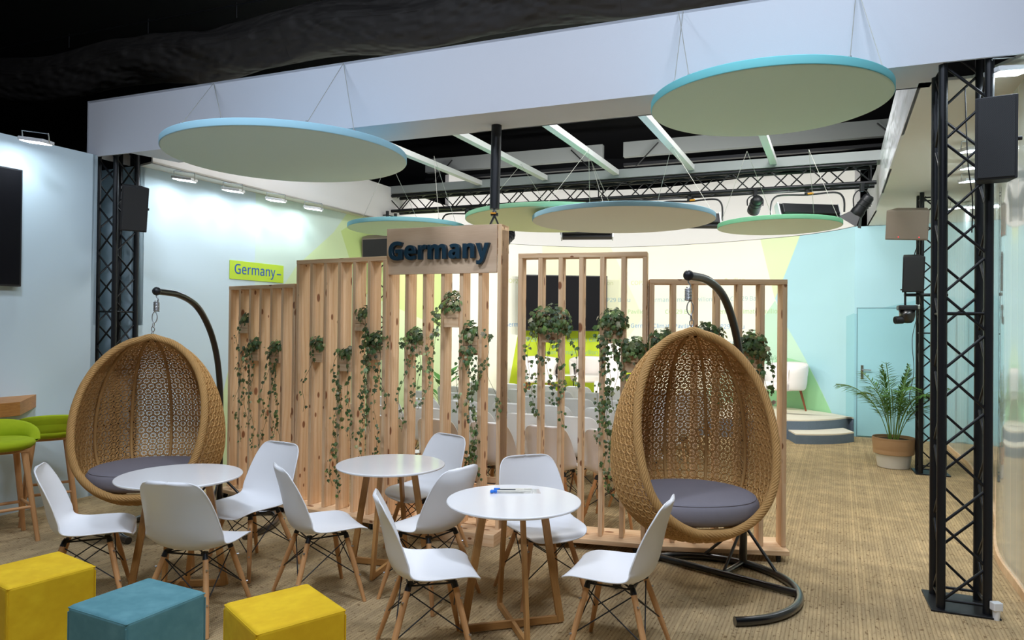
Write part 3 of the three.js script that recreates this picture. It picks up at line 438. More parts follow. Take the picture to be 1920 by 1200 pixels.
// ------------------------------------------------------------------ white shell chairs
function shellGeo() {
  const P = [[.2545, .402, .006, .001], [.253, .404, .07, .002], [.248, .411, .135, .004], [.238, .432, .186, .006], [.18, .447, .216, .012], [.08, .440, .229, .022], [-.03, .428, .236, .036], [-.115, .430, .240, .054], [-.170, .465, .240, .072], [-.198, .530, .235, .078], [-.215, .61, .225, .068], [-.235, .70, .211, .05], [-.254, .77, .193, .034], [-.263, .802, .173, .027], [-.2685, .817, .147, .022], [-.271, .8235, .108, .018], [-.272, .827, .055, .014], [-.2722, .828, .006, .01]];
  const c3 = (k) => new THREE.CatmullRomCurve3(P.map((p, i) => V(p[k], i * .05, 0)), false, 'catmullrom', .5); const cs = [0, 1, 2, 3].map(c3);
  const nv = 56, nu = 22, at = (k, v) => cs[k].getPoint(v).x; const F = [], N = [];
  const pt = (u, v) => { const z = at(0, v), y = at(1, v), w = at(2, v), c = at(3, v); const e = 1e-3, z1 = at(0, Math.min(1, v + e)), y1 = at(1, Math.min(1, v + e)), z0 = at(0, Math.max(0, v - e)), y0 = at(1, Math.max(0, v - e)); let ty = y1 - y0, tz = z1 - z0; const l = Math.hypot(ty, tz); const ny = -tz / l, nz = ty / l; const k = c * Math.pow(Math.abs(u), 2.2); return V(u * w, y + ny * k, z + nz * k); };
  const grid = []; for (let j = 0; j <= nv; j++) for (let i = 0; i <= nu; i++) grid.push(pt(Math.sin((i / nu * 2 - 1) * Math.PI / 2 * .999) * .35 + (i / nu * 2 - 1) * .65, j / nv));
  const id = (i, j) => j * (nu + 1) + i; const mk = (pts, flip) => { const ix = []; for (let j = 0; j < nv; j++) for (let i = 0; i < nu; i++) { const a = id(i, j), b = id(i + 1, j), c = id(i, j + 1), d = id(i + 1, j + 1); flip ? ix.push(a, b, c, b, d, c) : ix.push(a, c, b, b, c, d); } const g = new THREE.BufferGeometry(); g.setAttribute('position', new THREE.Float32BufferAttribute(pts.flatMap(p => [p.x, p.y, p.z]), 3)); g.setIndex(ix); g.computeVertexNormals(); return g; };
  const topG = mk(grid, true); let nn = topG.attributes.normal; const sgn = nn.getY(id(11, 16)) > 0 ? 1 : -1; const topF = sgn > 0 ? topG : mk(grid, false); nn = topF.attributes.normal; const bot = grid.map((p, i) => p.clone().add(V(-nn.getX(i) * .007, -nn.getY(i) * .007, -nn.getZ(i) * .007))); const botG = mk(bot, sgn < 0);
  const ring = []; for (let i = 0; i <= nu; i++) ring.push(id(i, 0)); for (let j = 1; j <= nv; j++) ring.push(id(nu, j)); for (let i = nu - 1; i >= 0; i--) ring.push(id(i, nv)); for (let j = nv - 1; j > 0; j--) ring.push(id(0, j));
  const lip = new THREE.TubeGeometry(new THREE.CatmullRomCurve3(ring.map(k => grid[k].clone().add(bot[k]).multiplyScalar(.5)), true, 'centripetal'), 260, .0048, 6, true);
  return mergeGeometries([topF, botG, lip].map(g => { const q = prep(g); q.deleteAttribute('uv'); return q; }));
}
function makeShellChair() {
  const t = thing('shell_chair', 'x', 'chair', [0, 0, 0]); obj('seat_shell', shellGeo(), M.shell, t);
  const L = []; for (const [sx, sz] of [[1, 1], [-1, 1], [-1, -1], [1, -1]]) { const a = V(sx * .125, .40, sz * .115 + .01), b = V(sx * .225, 0, sz * .215 - (sz < 0 ? .015 : 0)); L.push([a, b]); }
  const at = (i, y) => { const [a, b] = L[i]; return a.clone().lerp(b, (a.y - y) / a.y); };
  L.forEach(([a, b], i) => { const g = rod(b, at(i, .21), .011, .0165, 10); const leg = obj('leg', [g, rod(at(i, .21), at(i, .38), .0165, .0155, 10)], M.beech, t); obj('leg_socket', [rod(at(i, .378), at(i, .408), .0165, .014, 8), bx(.03, .012, .03, a.x * .92, .412, a.z * .92, .003)], M.black, leg); for (const [y, k] of [[.33, .16], [.16, .14]]) obj('screw', rod(at(i, y), at(i, y).add(V(a.x * k, 0, a.z * k)), .0055, .0055, 8), M.steel, leg); });
  const w = []; for (let i = 0; i < 4; i++) { const j = (i + 1) % 4; w.push(rod(at(i, .375), at(j, .16), .0036, .0036, 6), rod(at(j, .375), at(i, .16), .0036, .0036, 6)); w.push(rod(at(i, .40), at(j, .40), .005, .005, 6)); } w.push(rod(at(0, .40), at(2, .40), .005, .005, 6), rod(at(1, .40), at(3, .40), .005, .005, 6));
  obj('wire_brace', w, M.black, t); return t;
}
const chair0 = makeShellChair(); let first = true;
function placeChair(x, z, f, label, group) { const turn = Math.atan2(f[0], f[1]); if (first) { first = false; chair0.position.set(x, 0, z); chair0.rotation.y = turn; chair0.userData.label = label; chair0.userData.group = group; return chair0; } return dup(chair0, [x, 0, z], turn, label, group); }
const CG = 'white shell chairs at the round tables';
placeChair(-2.573, -4.287, [.91, -.41], 'white shell chair at far left, left of the left table', CG);
placeChair(-1.79, -4.89, [-.5, .87], 'white shell chair behind the left table, back against the wooden screen', CG);
placeChair(-1.80, -4.05, [.19, -.98], 'white shell chair seen from behind in front of the left table', CG);
placeChair(-1.187, -4.392, [.85, -.52], 'white shell chair left of the middle table, turned away to the right', CG);
placeChair(-.43, -3.642, [.95, -.25], 'white shell chair at the left of the front table with pens', CG);
placeChair(.563, -3.63, [-.92, -.4], 'white shell chair at the right of the front table, before the right egg chair', CG);
placeChair(-.507, -4.415, [-.82, -.57], 'white shell chair seen from behind between the middle and front tables', CG);
placeChair(.2, -4.46, [.38, .92], 'white shell chair behind the front table, facing the viewer', CG);
placeChair(-.646, -5.36, [-.66, .75], 'white shell chair behind the middle table, under the name board', CG);
for (let r = 0; r < 6; r++) for (let k = 0; k < 7; k++) { if (r === 0 && k > 4) continue; placeChair(.90 + r * .33 - k * .5, -6.0 - r * .74 - k * .2 - (r === 0 ? .1 : 0), [.42, -.91], 'white audience chair in the ' + ['row nearest the wooden screens', 'second row behind the screens', 'third row behind the screens', 'fourth row behind the screens', 'fifth row behind the screens', 'row nearest the stage'][r] + ', ' + ['first', 'second', 'third', 'fourth', 'fifth', 'sixth', 'seventh'][k] + ' from its right end', 'audience chairs'); }

// ------------------------------------------------------------------ round tables
function roundTable(x, z, turn, label) {
  const t = thing('round_table', label, 'table', [x, 0, z], turn, 'round tables'); const r = .378, h = .722;
  obj('tabletop', lathe([[0, h], [r - .006, h], [r - .001, h - .003], [r, h - .008], [r - .004, h - .014], [r - .02, h - .02], [0, h - .02]], 72), M.laminate, t);
  for (const [a, dy] of [[0, 0], [90, .0]]) {
    const c = V(Math.cos(R(a)), 0, Math.sin(R(a))), n = V(-c.z, 0, c.x);
    for (const s of [1, -1]) obj('leg', bar(c.clone().multiplyScalar(s * .285).add(V(0, .01, 0)), c.clone().multiplyScalar(s * .17).add(V(0, h - .02, 0)), .042, .022, c), M.oak, t);
    obj('foot_bar', bar(c.clone().multiplyScalar(-.27).add(V(0, .028 + dy, 0)), c.clone().multiplyScalar(.27).add(V(0, .028 + dy, 0)), .04 - (a ? .004 : 0), .022, V(0, 1, 0)), M.oak, t);
    obj('top_rail', bar(c.clone().multiplyScalar(-.18).add(V(0, h - .04, 0)), c.clone().multiplyScalar(.18).add(V(0, h - .04, 0)), .035, .022, V(0, 1, 0)), M.oak, t);
  }
}
roundTable(-2.117, -4.50, R(8), 'round white table in front of the left egg chair');
roundTable(-.84, -4.93, R(-14), 'round white table in the middle, before the name board screen');
roundTable(.02, -3.95, R(16), 'round white front table with pens lying on it');
{
  const t = thing('pen_pouch', 'clear pouch with pens and blue caps on the front table', 'pens', [.02, .723, -4.13], R(4));
  obj('pouch', bx(.27, .003, .11, .02, .0015, 0, .001), M.clear, t);
  obj('pen', rod(V(-.1, .01, .02), V(.1, .01, .03), .006), M.pen, t); obj('pen', rod(V(-.08, .01, -.02), V(.11, .01, -.025), .006), M.pen, t); obj('pen', rod(V(-.09, .012, .0), V(.06, .012, .012), .0055), M.penDark, t); obj('tag', bx(.05, .002, .03, .035, .016, .015, .0006), M.pen, t);
  obj('cap', [rod(V(-.135, .01, .024), V(-.1, .01, .024), .009), bx(.02, .012, .03, -.13, .008, .026, .003)], M.blueCap, t); obj('cap', rod(V(-.115, .01, -.028), V(-.08, .01, -.024), .008), M.blueCap, t);
}
// ------------------------------------------------------------------ ottomans
function ottoman(x, z, ex, ez, m, label) {
  const t = thing('cube_ottoman', label, 'ottoman', [x, 0, z], Math.atan2(-ez, ex), 'velvet cube ottomans'); const s = .41, h = .42;
  const g = prep(new RoundedBoxGeometry(s, h - .015, s, 4, .022)); const p = g.attributes.position; for (let i = 0; i < p.count; i++) { const X = p.getX(i), Y = p.getY(i), Z = p.getZ(i); const q = Math.max(0, 1 - (X / s * 2) ** 2) * Math.max(0, 1 - (Z / s * 2) ** 2); if (Y > 0) p.setY(i, Y + .006 * q); } planarUV(g, 'y'); g.translate(0, h / 2 + .0075, 0); obj('upholstery', g, m, t);
  const seam = []; for (const [a, b] of [[1, 1], [1, -1], [-1, 1], [-1, -1]]) seam.push(rod(V(a * (s / 2 - .004), .03, b * (s / 2 - .004)), V(a * (s / 2 - .004), h - .03, b * (s / 2 - .004)), .0035, .0035, 6)); const c = [[1, 1], [-1, 1], [-1, -1], [1, -1]].map(([a, b]) => V(a * (s / 2 - .005), h - .012, b * (s / 2 - .005))); for (let i = 0; i < 4; i++) seam.push(rod(c[i], c[(i + 1) % 4], .0035, .0035, 6)); obj('piping', seam, m, t);
  obj('foot', [[1, 1], [1, -1], [-1, 1], [-1, -1]].map(([a, b]) => rod(V(a * .16, 0, b * .16), V(a * .16, .02, b * .16), .02, .02, 10)), M.black, t);
}
ottoman(-2.46, -3.65, .371, .25, M.yellow, 'yellow velvet cube ottoman at the left edge');
ottoman(-1.72, -3.265, .35, .175, M.teal, 'teal velvet cube ottoman between the two yellow ones');
ottoman(-1.02, -3.195, .32, -.27, M.yellow, 'yellow velvet cube ottoman right of the teal one');

// ------------------------------------------------------------------ hanging egg chairs
const EH = 1.28; const er = t => { t = Math.max(0, Math.min(1, t)); return t < .38 ? .505 * Math.pow(1 - Math.pow((.38 - t) / .40, 2.4), .5) : .505 * Math.pow(1 - Math.pow((t - .38) / .62, 2), .5); };
const cutZ = y => .36 * (1 - Math.pow(Math.max(0, y) / EH, 1.6));
function eggGeos() {
  // wicker: rows of woven rosettes on the egg, cut by the slanted opening
  const pos = [], quad = (a, b, c, d) => { for (const p of [a, b, c, a, c, d]) pos.push(p.x, p.y, p.z); };
  const prism = (ring0, ring1) => { const n = ring0.length; for (let i = 0; i < n; i++) quad(ring0[i], ring0[(i + 1) % n], ring1[(i + 1) % n], ring1[i]); };
  const sp = .056, rows = []; let t = .02, arc = 0; const P = (t, f) => V(Math.sin(f) * er(t), t * EH, Math.cos(f) * er(t));
  // arc-length table
  const tab = [[0, 0]]; for (let i = 1; i <= 400; i++) { const a = P((i - 1) / 400, 0), b = P(i / 400, 0); arc += a.distanceTo(b); tab.push([arc, i / 400]); }
  const tAt = s => { for (let i = 1; i < tab.length; i++) if (tab[i][0] >= s) { const k = (s - tab[i - 1][0]) / (tab[i][0] - tab[i - 1][0]); return tab[i - 1][1] + k * (tab[i][1] - tab[i - 1][1]); } return 1; };
  const basis = (t, f) => { const e = .004, a = P(Math.min(.999, t + e), f), b = P(Math.max(.001, t - e), f); const m = a.sub(b).normalize(), h = V(Math.cos(f), 0, -Math.sin(f)), n = h.clone().cross(m).normalize(); return [h, m, n]; };
  const rowH = sp * .866; let row = 0; const cells = [];
  for (let s = .10; s < arc - .03; s += rowH, row++) { const t = tAt(s), r = er(t); const n = Math.max(5, Math.round(2 * Math.PI * r / sp)); for (let i = 0; i < n; i++) { const f = (i + (row % 2) * .5) / n * Math.PI * 2; const c = P(t, f); if (c.z > cutZ(c.y) - .012) continue; cells.push([t, f, 2 * Math.PI * r / n]); } }
  const T = .0045;
  for (const [t, f, w] of cells) {
    const c = P(t, f), [h, m, n] = basis(t, f); const at = (r, a, k) => { const q = c.clone().addScaledVector(h, Math.cos(a) * r * (w / sp)).addScaledVector(m, Math.sin(a) * r); const rr0 = Math.hypot(q.x, q.z); return q.addScaledVector(n, k - r * r * .9); };
    const N = 12, ro = .0315, ri = .0238, a0 = rnd() * .3; const circ = (r, k) => Array.from({ length: N }, (_, i) => at(r, a0 + i / N * Math.PI * 2, k));
    const A = circ(ro, T * .6), B = circ(ro, -T * .6), C = circ(ri, T), D = circ(ri, -T), mid = circ((ro + ri) / 2, T * 1.7), midb = circ((ro + ri) / 2, -T * 1.7); prism(A, mid); prism(mid, C); prism(C, D); prism(D, midb); prism(midb, B);
    const dk = Array.from({ length: 6 }, (_, i) => at(.0095, i / 6 * 6.283, T)), db = Array.from({ length: 6 }, (_, i) => at(.0095, i / 6 * 6.283, -T)); prism(db, dk); const ct = at(0, 0, T * 1.6), cb = at(0, 0, -T * 1.6); for (let i = 0; i < 6; i++) { quad(ct, dk[i], dk[(i + 1) % 6], ct); quad(cb, db[(i + 1) % 6], db[i], cb); }
    const K = 9; for (let i = 0; i < K; i++) { const a = a0 + i / K * 6.283, da = .0021; const p = [[.008, -1], [.0235, -1], [.0235, 1], [.008, 1]]; const up = p.map(([r, sg]) => at(r, a + sg * da / r, T * .8)), dn = p.map(([r, sg]) => at(r, a + sg * da / r, -T * .8)); quad(up[0], up[1], up[2], up[3]); quad(dn[3], dn[2], dn[1], dn[0]); quad(up[0], dn[0], dn[1], up[1]); quad(up[2], dn[2], dn[3], up[3]); }
  }
  const weave = new THREE.BufferGeometry(); weave.setAttribute('position', new THREE.Float32BufferAttribute(pos, 3)); weave.computeVertexNormals();
  // rim curve: where the slanted plane leaves the egg
  const half = []; for (let i = 0; i <= 60; i++) { const t = .055 + .94 * i / 60, y = t * EH, r = er(t), z = Math.min(cutZ(y), r * .999); half.push(V(Math.sqrt(Math.max(0, r * r - z * z)), y, z)); }
  const good = half.filter((p, i) => p.x > .03 || i > 50); const rimPts = [...good, V(0, EH + .012, .005), ...good.slice().reverse().map(p => V(-p.x, p.y, p.z))];
  const y0 = good[0].y; const rc = new THREE.CatmullRomCurve3(rimPts, true, 'centripetal'); const strands = []; const nR = 260, L = rc.getLength(), fr = rc.computeFrenetFrames(nR, true);
  for (let k = 0; k < 8; k++) { const q = []; for (let i = 0; i < nR; i++) { const p = rc.getPointAt(i / nR), a = k / 8 * 6.283 + i / nR * Math.round(L / .17) * 6.283; q.push(p.addScaledVector(fr.normals[i], Math.cos(a) * .0175).addScaledVector(fr.binormals[i], Math.sin(a) * .0175)); } strands.push(new THREE.TubeGeometry(new THREE.CatmullRomCurve3(q, true), 420, .0088, 6, true)); }
  const ribs = [-68, -34, 0, 34, 68].map(d => { const f = Math.PI + R(d), q = []; for (let i = 0; i <= 24; i++) { const t = .12 + .87 * i / 24; const p = P(t, f); q.push(V(p.x * .958, p.y - .01, p.z * .958)); } return tube(q, .0115, 60, 8); });
  const ring = []; for (let i = 0; i < 40; i++) { const a = i / 40 * 6.283; ring.push(V(Math.sin(a) * .36, .12, Math.cos(a) * .33)); } 
  const bowl = tube(ring, .012, 80, 7, true);
  // cushion
  const cp = []; const n = 48, prof = [[0, .13], [.30, .13], [.44, .136], [.478, .158], [.492, .2], [.485, .243], [.455, .268], [.36, .279], [.2, .284], [0, .285]]; const sm = new THREE.CatmullRomCurve3(prof.map(p => V(p[0], p[1], 0))).getPoints(28).map(p => [Math.max(0, p.x), p.y]); const cush = lathe(sm, 64); const pp = cush.attributes.position; for (let i = 0; i < pp.count; i++) { const x = pp.getX(i), z = pp.getZ(i), a = Math.atan2(x, z), k = 1 + .06 * Math.pow(Math.abs(Math.sin(2 * a)), 2) * (Math.cos(a) > 0 ? 1 : .2); pp.setX(i, x * k * .83); pp.setZ(i, z * k * .80 - .03); } cush.computeVertexNormals();
  const piping = tube(Array.from({ length: 48 }, (_, i) => { const a = i / 48 * 6.283, k = 1 + .06 * Math.pow(Math.abs(Math.sin(2 * a)), 2) * (Math.cos(a) > 0 ? 1 : .2); return V(Math.sin(a) * .466 * k * .83, .263, Math.cos(a) * .466 * k * .80 - .03); }), .004, 120, 6, true);
  return { weave, strands, ribs, bowl, cush, piping };
}
const EG = eggGeos();
function eggChair(label, ring, pole, hook, hy, egg, y0, az, wide = 1) {
  const t = thing('egg_chair', label, 'hanging chair', [ring[0], 0, ring[1]], 0, 'hanging egg chairs'); const O = (p, y) => V(p[0] - ring[0], y, p[1] - ring[1]);
  const rr0 = Math.hypot(pole[0] - ring[0], pole[1] - ring[1]), pa = Math.atan2(pole[1] - ring[1], pole[0] - ring[0]); const q = []; for (let i = 0; i <= 48; i++) { const a = pa - R(135) + R(270) * i / 48; q.push(V(Math.cos(a) * rr0, .028, Math.sin(a) * rr0)); }
  obj('base_ring', [tube(q, .026, 120, 12), rod(q[0], q[0].clone().add(q[0].clone().sub(q[1]).setLength(.006)), .027, .027, 14), rod(q[48], q[48].clone().add(q[48].clone().sub(q[47]).setLength(.006)), .027, .027, 14)], M.blackGloss, t);
  const ch = [pa - R(62), pa + R(62)].map(a => V(Math.cos(a) * rr0, .028, Math.sin(a) * rr0)); obj('cross_bar', rod(ch[0], ch[1], .022, .022, 12), M.blackGloss, t);
  const b = O(pole, .03), mid = ch[0].clone().add(ch[1]).multiplyScalar(.5); obj('spur_bar', rod(b, mid, .02, .02, 12), M.blackGloss, t);
  const h = O(hook, hy); const d = h.clone().sub(b); const PT = [[0, 0], [0, .2], [.0, .42], [.02, .58], [.09, .73], [.22, .85], [.42, .945], [.68, .99], [1, 1]].map(([k, v]) => V(b.x + d.x * k, .03 + (hy - .03) * v, b.z + d.z * k));
  obj('pole', tube(PT, .027, 90, 14), M.blackGloss, t); const cap = obj('pole_cap', new THREE.SphereGeometry(.034, 16, 12).translate(h.x, h.y, h.z), M.black, t);
  const pj = V(b.x, .31, b.z); for (const c of ch) { const s = b.clone().lerp(c, .55); s.y = .03; const e = c.clone(); const tgt = V(Math.cos(pa + (c === ch[0] ? -R(28) : R(28))) * rr0, .04, Math.sin(pa + (c === ch[0] ? -R(28) : R(28))) * rr0); obj('brace', rod(pj, tgt, .011, .011, 8), M.blackGloss, t); } obj('brace', rod(pj, mid.clone().setY(.04), .011, .011, 8), M.blackGloss, t);
  // chain
  const e0 = O(egg, y0 + EH); const C = new THREE.Group(); const top = h.clone().add(V(0, -.035, 0)); const sprTop = top.y - .05, spr = []; for (let i = 0; i <= 72; i++) { const a = i / 72 * 6.283 * 8; spr.push(V(top.x + Math.cos(a) * .02, sprTop - .075 * i / 72, top.z + Math.sin(a) * .02)); }
  obj('hook', tube([V(top.x, top.y + .02, top.z), V(top.x, top.y - .01, top.z), V(top.x + .014, top.y - .03, top.z), V(top.x, top.y - .052, top.z), V(top.x - .012, top.y - .04, top.z)], .005, 24, 7), M.steel, t);
  obj('spring', tube(spr, .0042, 200, 6), M.steel, t);
  let y = sprTop - .078; const end = e0.y + .02; let k = 0; const lens = [.09, .045, .045, .045, .045, .045]; while (y > end + .01) { const l = Math.min(lens[Math.min(k, 5)], y - end + .012), w = k === 0 ? .017 : .011; const g = tube([V(0, 0, 0), V(w, -.25 * l, 0), V(w, -.75 * l, 0), V(0, -l, 0), V(-w, -.75 * l, 0), V(-w, -.25 * l, 0)], .0036, 28, 6, true); if (k % 2) g.rotateY(Math.PI / 2); const f = (top.y - y) / (top.y - e0.y); g.translate(top.x + (e0.x - top.x) * f, y, top.z + (e0.z - top.z) * f); obj('chain_link', g, M.steel, t); y -= l - .009; k++; }
  const gr = new THREE.TorusGeometry(.022, .005, 8, 20); gr.translate(e0.x, e0.y + .012, e0.z); obj('ring', gr, M.steel, t);
  const m = new THREE.Matrix4().makeRotationY(az).scale(V(wide, 1, wide)).setPosition(O(egg, y0)); const P = (name, g, mm, par) => obj(name, (Array.isArray(g) ? mergeGeometries(g.map(prep)) : g).clone().applyMatrix4(m), mm, par || t);
  const sh = P('wicker_shell', EG.weave, M.rattan); sh.userData.label = 'tan woven wicker shell'; P('braided_rim', EG.strands, M.rattan); for (const r of EG.ribs) P('rib', r, M.rattan); P('seat_hoop', EG.bowl, M.rattan);
  const cu = P('cushion', EG.cush, M.cushion); cu.userData.label = 'round grey seat cushion'; P('piping', EG.piping, M.cushion, cu);
}
eggChair('wicker egg chair at the right, hanging before the short screen', [1.27, -4.58], [1.66, -5.0], [1.12, -4.46], 2.03, [1.15, -4.46], .385, R(8));
eggChair('wicker egg chair at the left, hanging by the black truss', [-2.57, -5.86], [-2.67, -6.45], [-2.83, -5.58], 1.945, [-2.86, -5.57], .29, R(9), 1.08);

// ------------------------------------------------------------------ left wall: screen, counter, stools, sign
const TH = Math.atan2(-LU[1], LU[0]);                 // local x runs along the left wall to the back, local z into the room
{
  const p = LP(.145, .0); const t = thing('wall_screen', 'large black screen on the left wall', 'screen', [p[0], 2.0, p[1]], TH); obj('panel', bx(1.78, 1.03, .05, -.89, .515, .055, .006), M.black, t); obj('glass', bx(1.75, 1.0, .004, -.89, .515, .081, .001), M.screen, t); obj('wall_mount', bx(.5, .4, .03, -.89, .5, .015, .004), M.black, t); 
}
{
  const p = LP(.33); const t = thing('bar_counter', 'wooden wall counter end at the far left', 'counter', [p[0], .92, p[1]], TH); const top = new THREE.Shape([[0, 0], [-.42, -.5], [-2.6, -.5], [-2.6, 0]].map(q => new THREE.Vector2(...q))); const g = new THREE.ExtrudeGeometry(top, { depth: .11, bevelEnabled: true, bevelSize: .002, bevelThickness: .002, bevelSegments: 1 }); g.rotateX(-Math.PI / 2); const gg = prep(g); g.scale(1, 1, 1); planarUV(gg, 'x'); obj('counter_slab', gg, M.wood2, t);
  obj('wall_bracket', bx(.04, .3, .3, -1.6, -.15, .15, .004), M.black, t);
}
function stool(x, z, turn, label) {
  const t = thing('bar_stool', label, 'stool', [x, 0, z], turn, 'green bar stools'); const hs = .70;
  const L = [[1, 1], [1, -1], [-1, 1], [-1, -1]].map(([a, b]) => [V(a * .12, hs, b * .12), V(a * .2, 0, b * .2)]); for (const [a, b] of L) obj('leg', rod(b, a, .016, .024, 10), M.beech, t);
  for (const [i, j] of [[0, 1], [1, 3], [3, 2], [2, 0]]) { const f = .62 + (i % 2) * .03; obj('foot_rail', rod(L[i][0].clone().lerp(L[i][1], f), L[j][0].clone().lerp(L[j][1], f), .012, .012, 8), M.beech, t); } obj('seat_frame', bx(.3, .03, .3, 0, hs, 0, .006), M.beech, t);
  const s = lathe([[0, 0], [.19, 0], [.215, .02], [.222, .045], [.205, .07], [.15, .08], [0, .082]], 40); s.translate(0, hs + .01, 0); obj('seat', planarUV(prep(s), 'y'), M.lime, t);
  const pos = [], ix = []; const n = 30, mm = 12; for (let i = 0; i <= n; i++) for (let j = 0; j <= mm; j++) { const f = (i / n * 2 - 1), a = f * R(105) + Math.PI, top = .145 * Math.pow(Math.cos(f * Math.PI / 2), .55) + .02, b = j / mm * 6.283; const r = .205 + .028 * Math.cos(b) + .035 * Math.max(0, Math.sin(b)), y = hs + .05 + top * (.5 + .5 * Math.sin(b)); pos.push(Math.sin(a) * r, y, Math.cos(a) * r); if (i < n && j < mm) { const k = i * (mm + 1) + j; ix.push(k, k + 1, k + mm + 1, k + 1, k + mm + 2, k + mm + 1); } }
  const g = new THREE.BufferGeometry(); g.setAttribute('position', new THREE.Float32BufferAttribute(pos, 3)); g.setAttribute('uv', new THREE.Float32BufferAttribute(pos.flatMap((v, i) => i % 3 === 0 ? [v, pos[i + 1]] : []), 2)); g.setIndex(ix); g.computeVertexNormals(); obj('backrest', g, M.lime, t);
}
stool(-3.93, -5.42, R(48), 'nearer lime green bar stool at the left edge, seat towards the viewer');
stool(-3.98, -6.06, R(215), 'further lime green bar stool with its back turned, beside the left egg chair');
{
  const p = LP(2.52, .004); const t = thing('wall_label', 'lime green wall label with blue lettering above the short screen', 'sign', [p[0], 2.225, p[1]], TH); obj('label_board', bx(.885, .225, .006, .4425, .1125, .0, .001), M.limeSign, t);
  const g = new THREE.Group(); letters(t, fontR, 'Germany ', .715, .003, M.signBlue, .065, .07, .003, 0); obj('dash', bx(.07, .012, .003, .80, .105, .0045, .0005), M.signBlue, t);
}

// ------------------------------------------------------------------ stage
{
  const fr = smooth([[5.39, -11.2], [5.15, -10.99], [4.54, -10.73], [3.95, -10.77], [3.2, -10.97], [2.0, -11.5], [.8, -12.3], [-.15, -13.1], [-.45, -13.62]], 40), bk = BACK.filter(p => p[0] > -.42 || p[1] < -13.75).map(([x, z]) => [x - (x > 3 ? .02 : 0), z + .02]);
  const s = thing('stage_platform', 'curved grey stage platform with cream top', 'stage', [0, 0, 0]); obj('platform_side', deck([...fr, ...bk], 0, .28), M.stageSide, s); obj('platform_top', deck([...fr, ...bk], .28, .022), M.stageTop, s);
  const st = smooth([[5.16, -10.56], [4.86, -10.38], [4.5, -10.3], [4.19, -10.33]], 16), sb = smooth([[4.24, -10.735], [4.55, -10.725], [4.9, -10.84], [5.2, -11.0]], 12);
  const q = thing('stage_step', 'low curved grey step in front of the stage', 'step', [0, 0, 0]); obj('step_side', deck([...st, ...sb], 0, .13), M.stageSide, q); obj('step_top', deck([...st, ...sb], .13, .02), M.stageTop, q);
}
function armchair(x, z, f, label) {
  const t = thing('tub_armchair', label, 'armchair', [x, .302, z], Math.atan2(f[0], f[1]), 'stage armchairs');
  for (const [a, b] of [[1, 1], [-1, 1], [1, -1], [-1, -1]]) obj('leg', rod(V(a * .27, 0, b * .25), V(a * .2, .36, b * .19), .014, .022, 10), M.walnut, t);
  obj('seat', bx(.56, .14, .54, 0, .42, .03, .04), M.armchair, t);
  const pos = [], ix = [], n = 36, m = 12; for (let i = 0; i <= n; i++) for (let j = 0; j <= m; j++) { const f = i / n * 2 - 1, a = f * R(128) + Math.PI, b = j / m * 6.283, top = .36 + .10 * Math.cos(f * Math.PI / 2); const y = .36 + top * (.5 + .5 * Math.sin(b)) , r = .325 + .045 * Math.cos(b) + .04 * Math.max(0, Math.sin(b)); pos.push(Math.sin(a) * r * 1.08, y, Math.cos(a) * r); if (i < n && j < m) { const k = i * (m + 1) + j; ix.push(k, k + 1, k + m + 1, k + 1, k + m + 2, k + m + 1); } }
  const g = new THREE.BufferGeometry(); g.setAttribute('position', new THREE.Float32BufferAttribute(pos, 3)); g.setIndex(ix); g.computeVertexNormals(); obj('backrest', g, M.armchair, t);
}
armchair(4.63, -11.97, [-.8, .45], 'white tub armchair at the right end of the stage');
armchair(.52, -13.15, [.1, 1], 'white tub armchair on stage below the left of the stage screen');
armchair(1.5, -13.3, [-.1, 1], 'white tub armchair on stage next to the lectern');
{
  const t = thing('side_table', 'small white side table with thin black legs on stage', 'table', [1.03, .302, -13.2]); obj('tabletop', lathe([[0, .47], [.2, .47], [.205, .48], [.2, .49], [0, .49]], 32), M.laminate, t); for (let i = 0; i < 3; i++) { const a = i * 2.09; obj('leg', rod(V(Math.cos(a) * .17, 0, Math.sin(a) * .17), V(Math.cos(a) * .12, .47, Math.sin(a) * .12), .009, .009, 8), M.black, t); }
  const l = thing('lectern', 'tall white lectern on stage right of the stage screen', 'lectern', [1.78, .302, -12.45], R(-8)); obj('column', bx(.42, 1.15, .3, 0, .6, 0, .01), M.armchair, l); obj('plinth', bx(.85, .42, .42, .12, .21, .05, .01), M.armchair, l); obj('desk_top', xf(bx(.5, .03, .4, 0, 0, 0, .006), 0, 1.2, .02, R(12)), M.laminate, l);
  const s = thing('stage_screen', 'large black screen standing before the stage backdrop', 'screen', [1.0, .302, -13.86], R(6)); obj('panel', bx(1.78, 1.1, .06, 0, 1.85, 0, .008), M.black, s); obj('glass', bx(1.74, 1.06, .004, 0, 1.85, .031, .001), M.screen, s); for (const x of [-.35, .35]) obj('stand_post', rod(V(x, .02, -.05), V(x, 1.9, -.05), .025, .025, 10), M.black, s); obj('stand_foot', bx(1.0, .03, .4, 0, .015, -.05, .006), M.black, s);
}
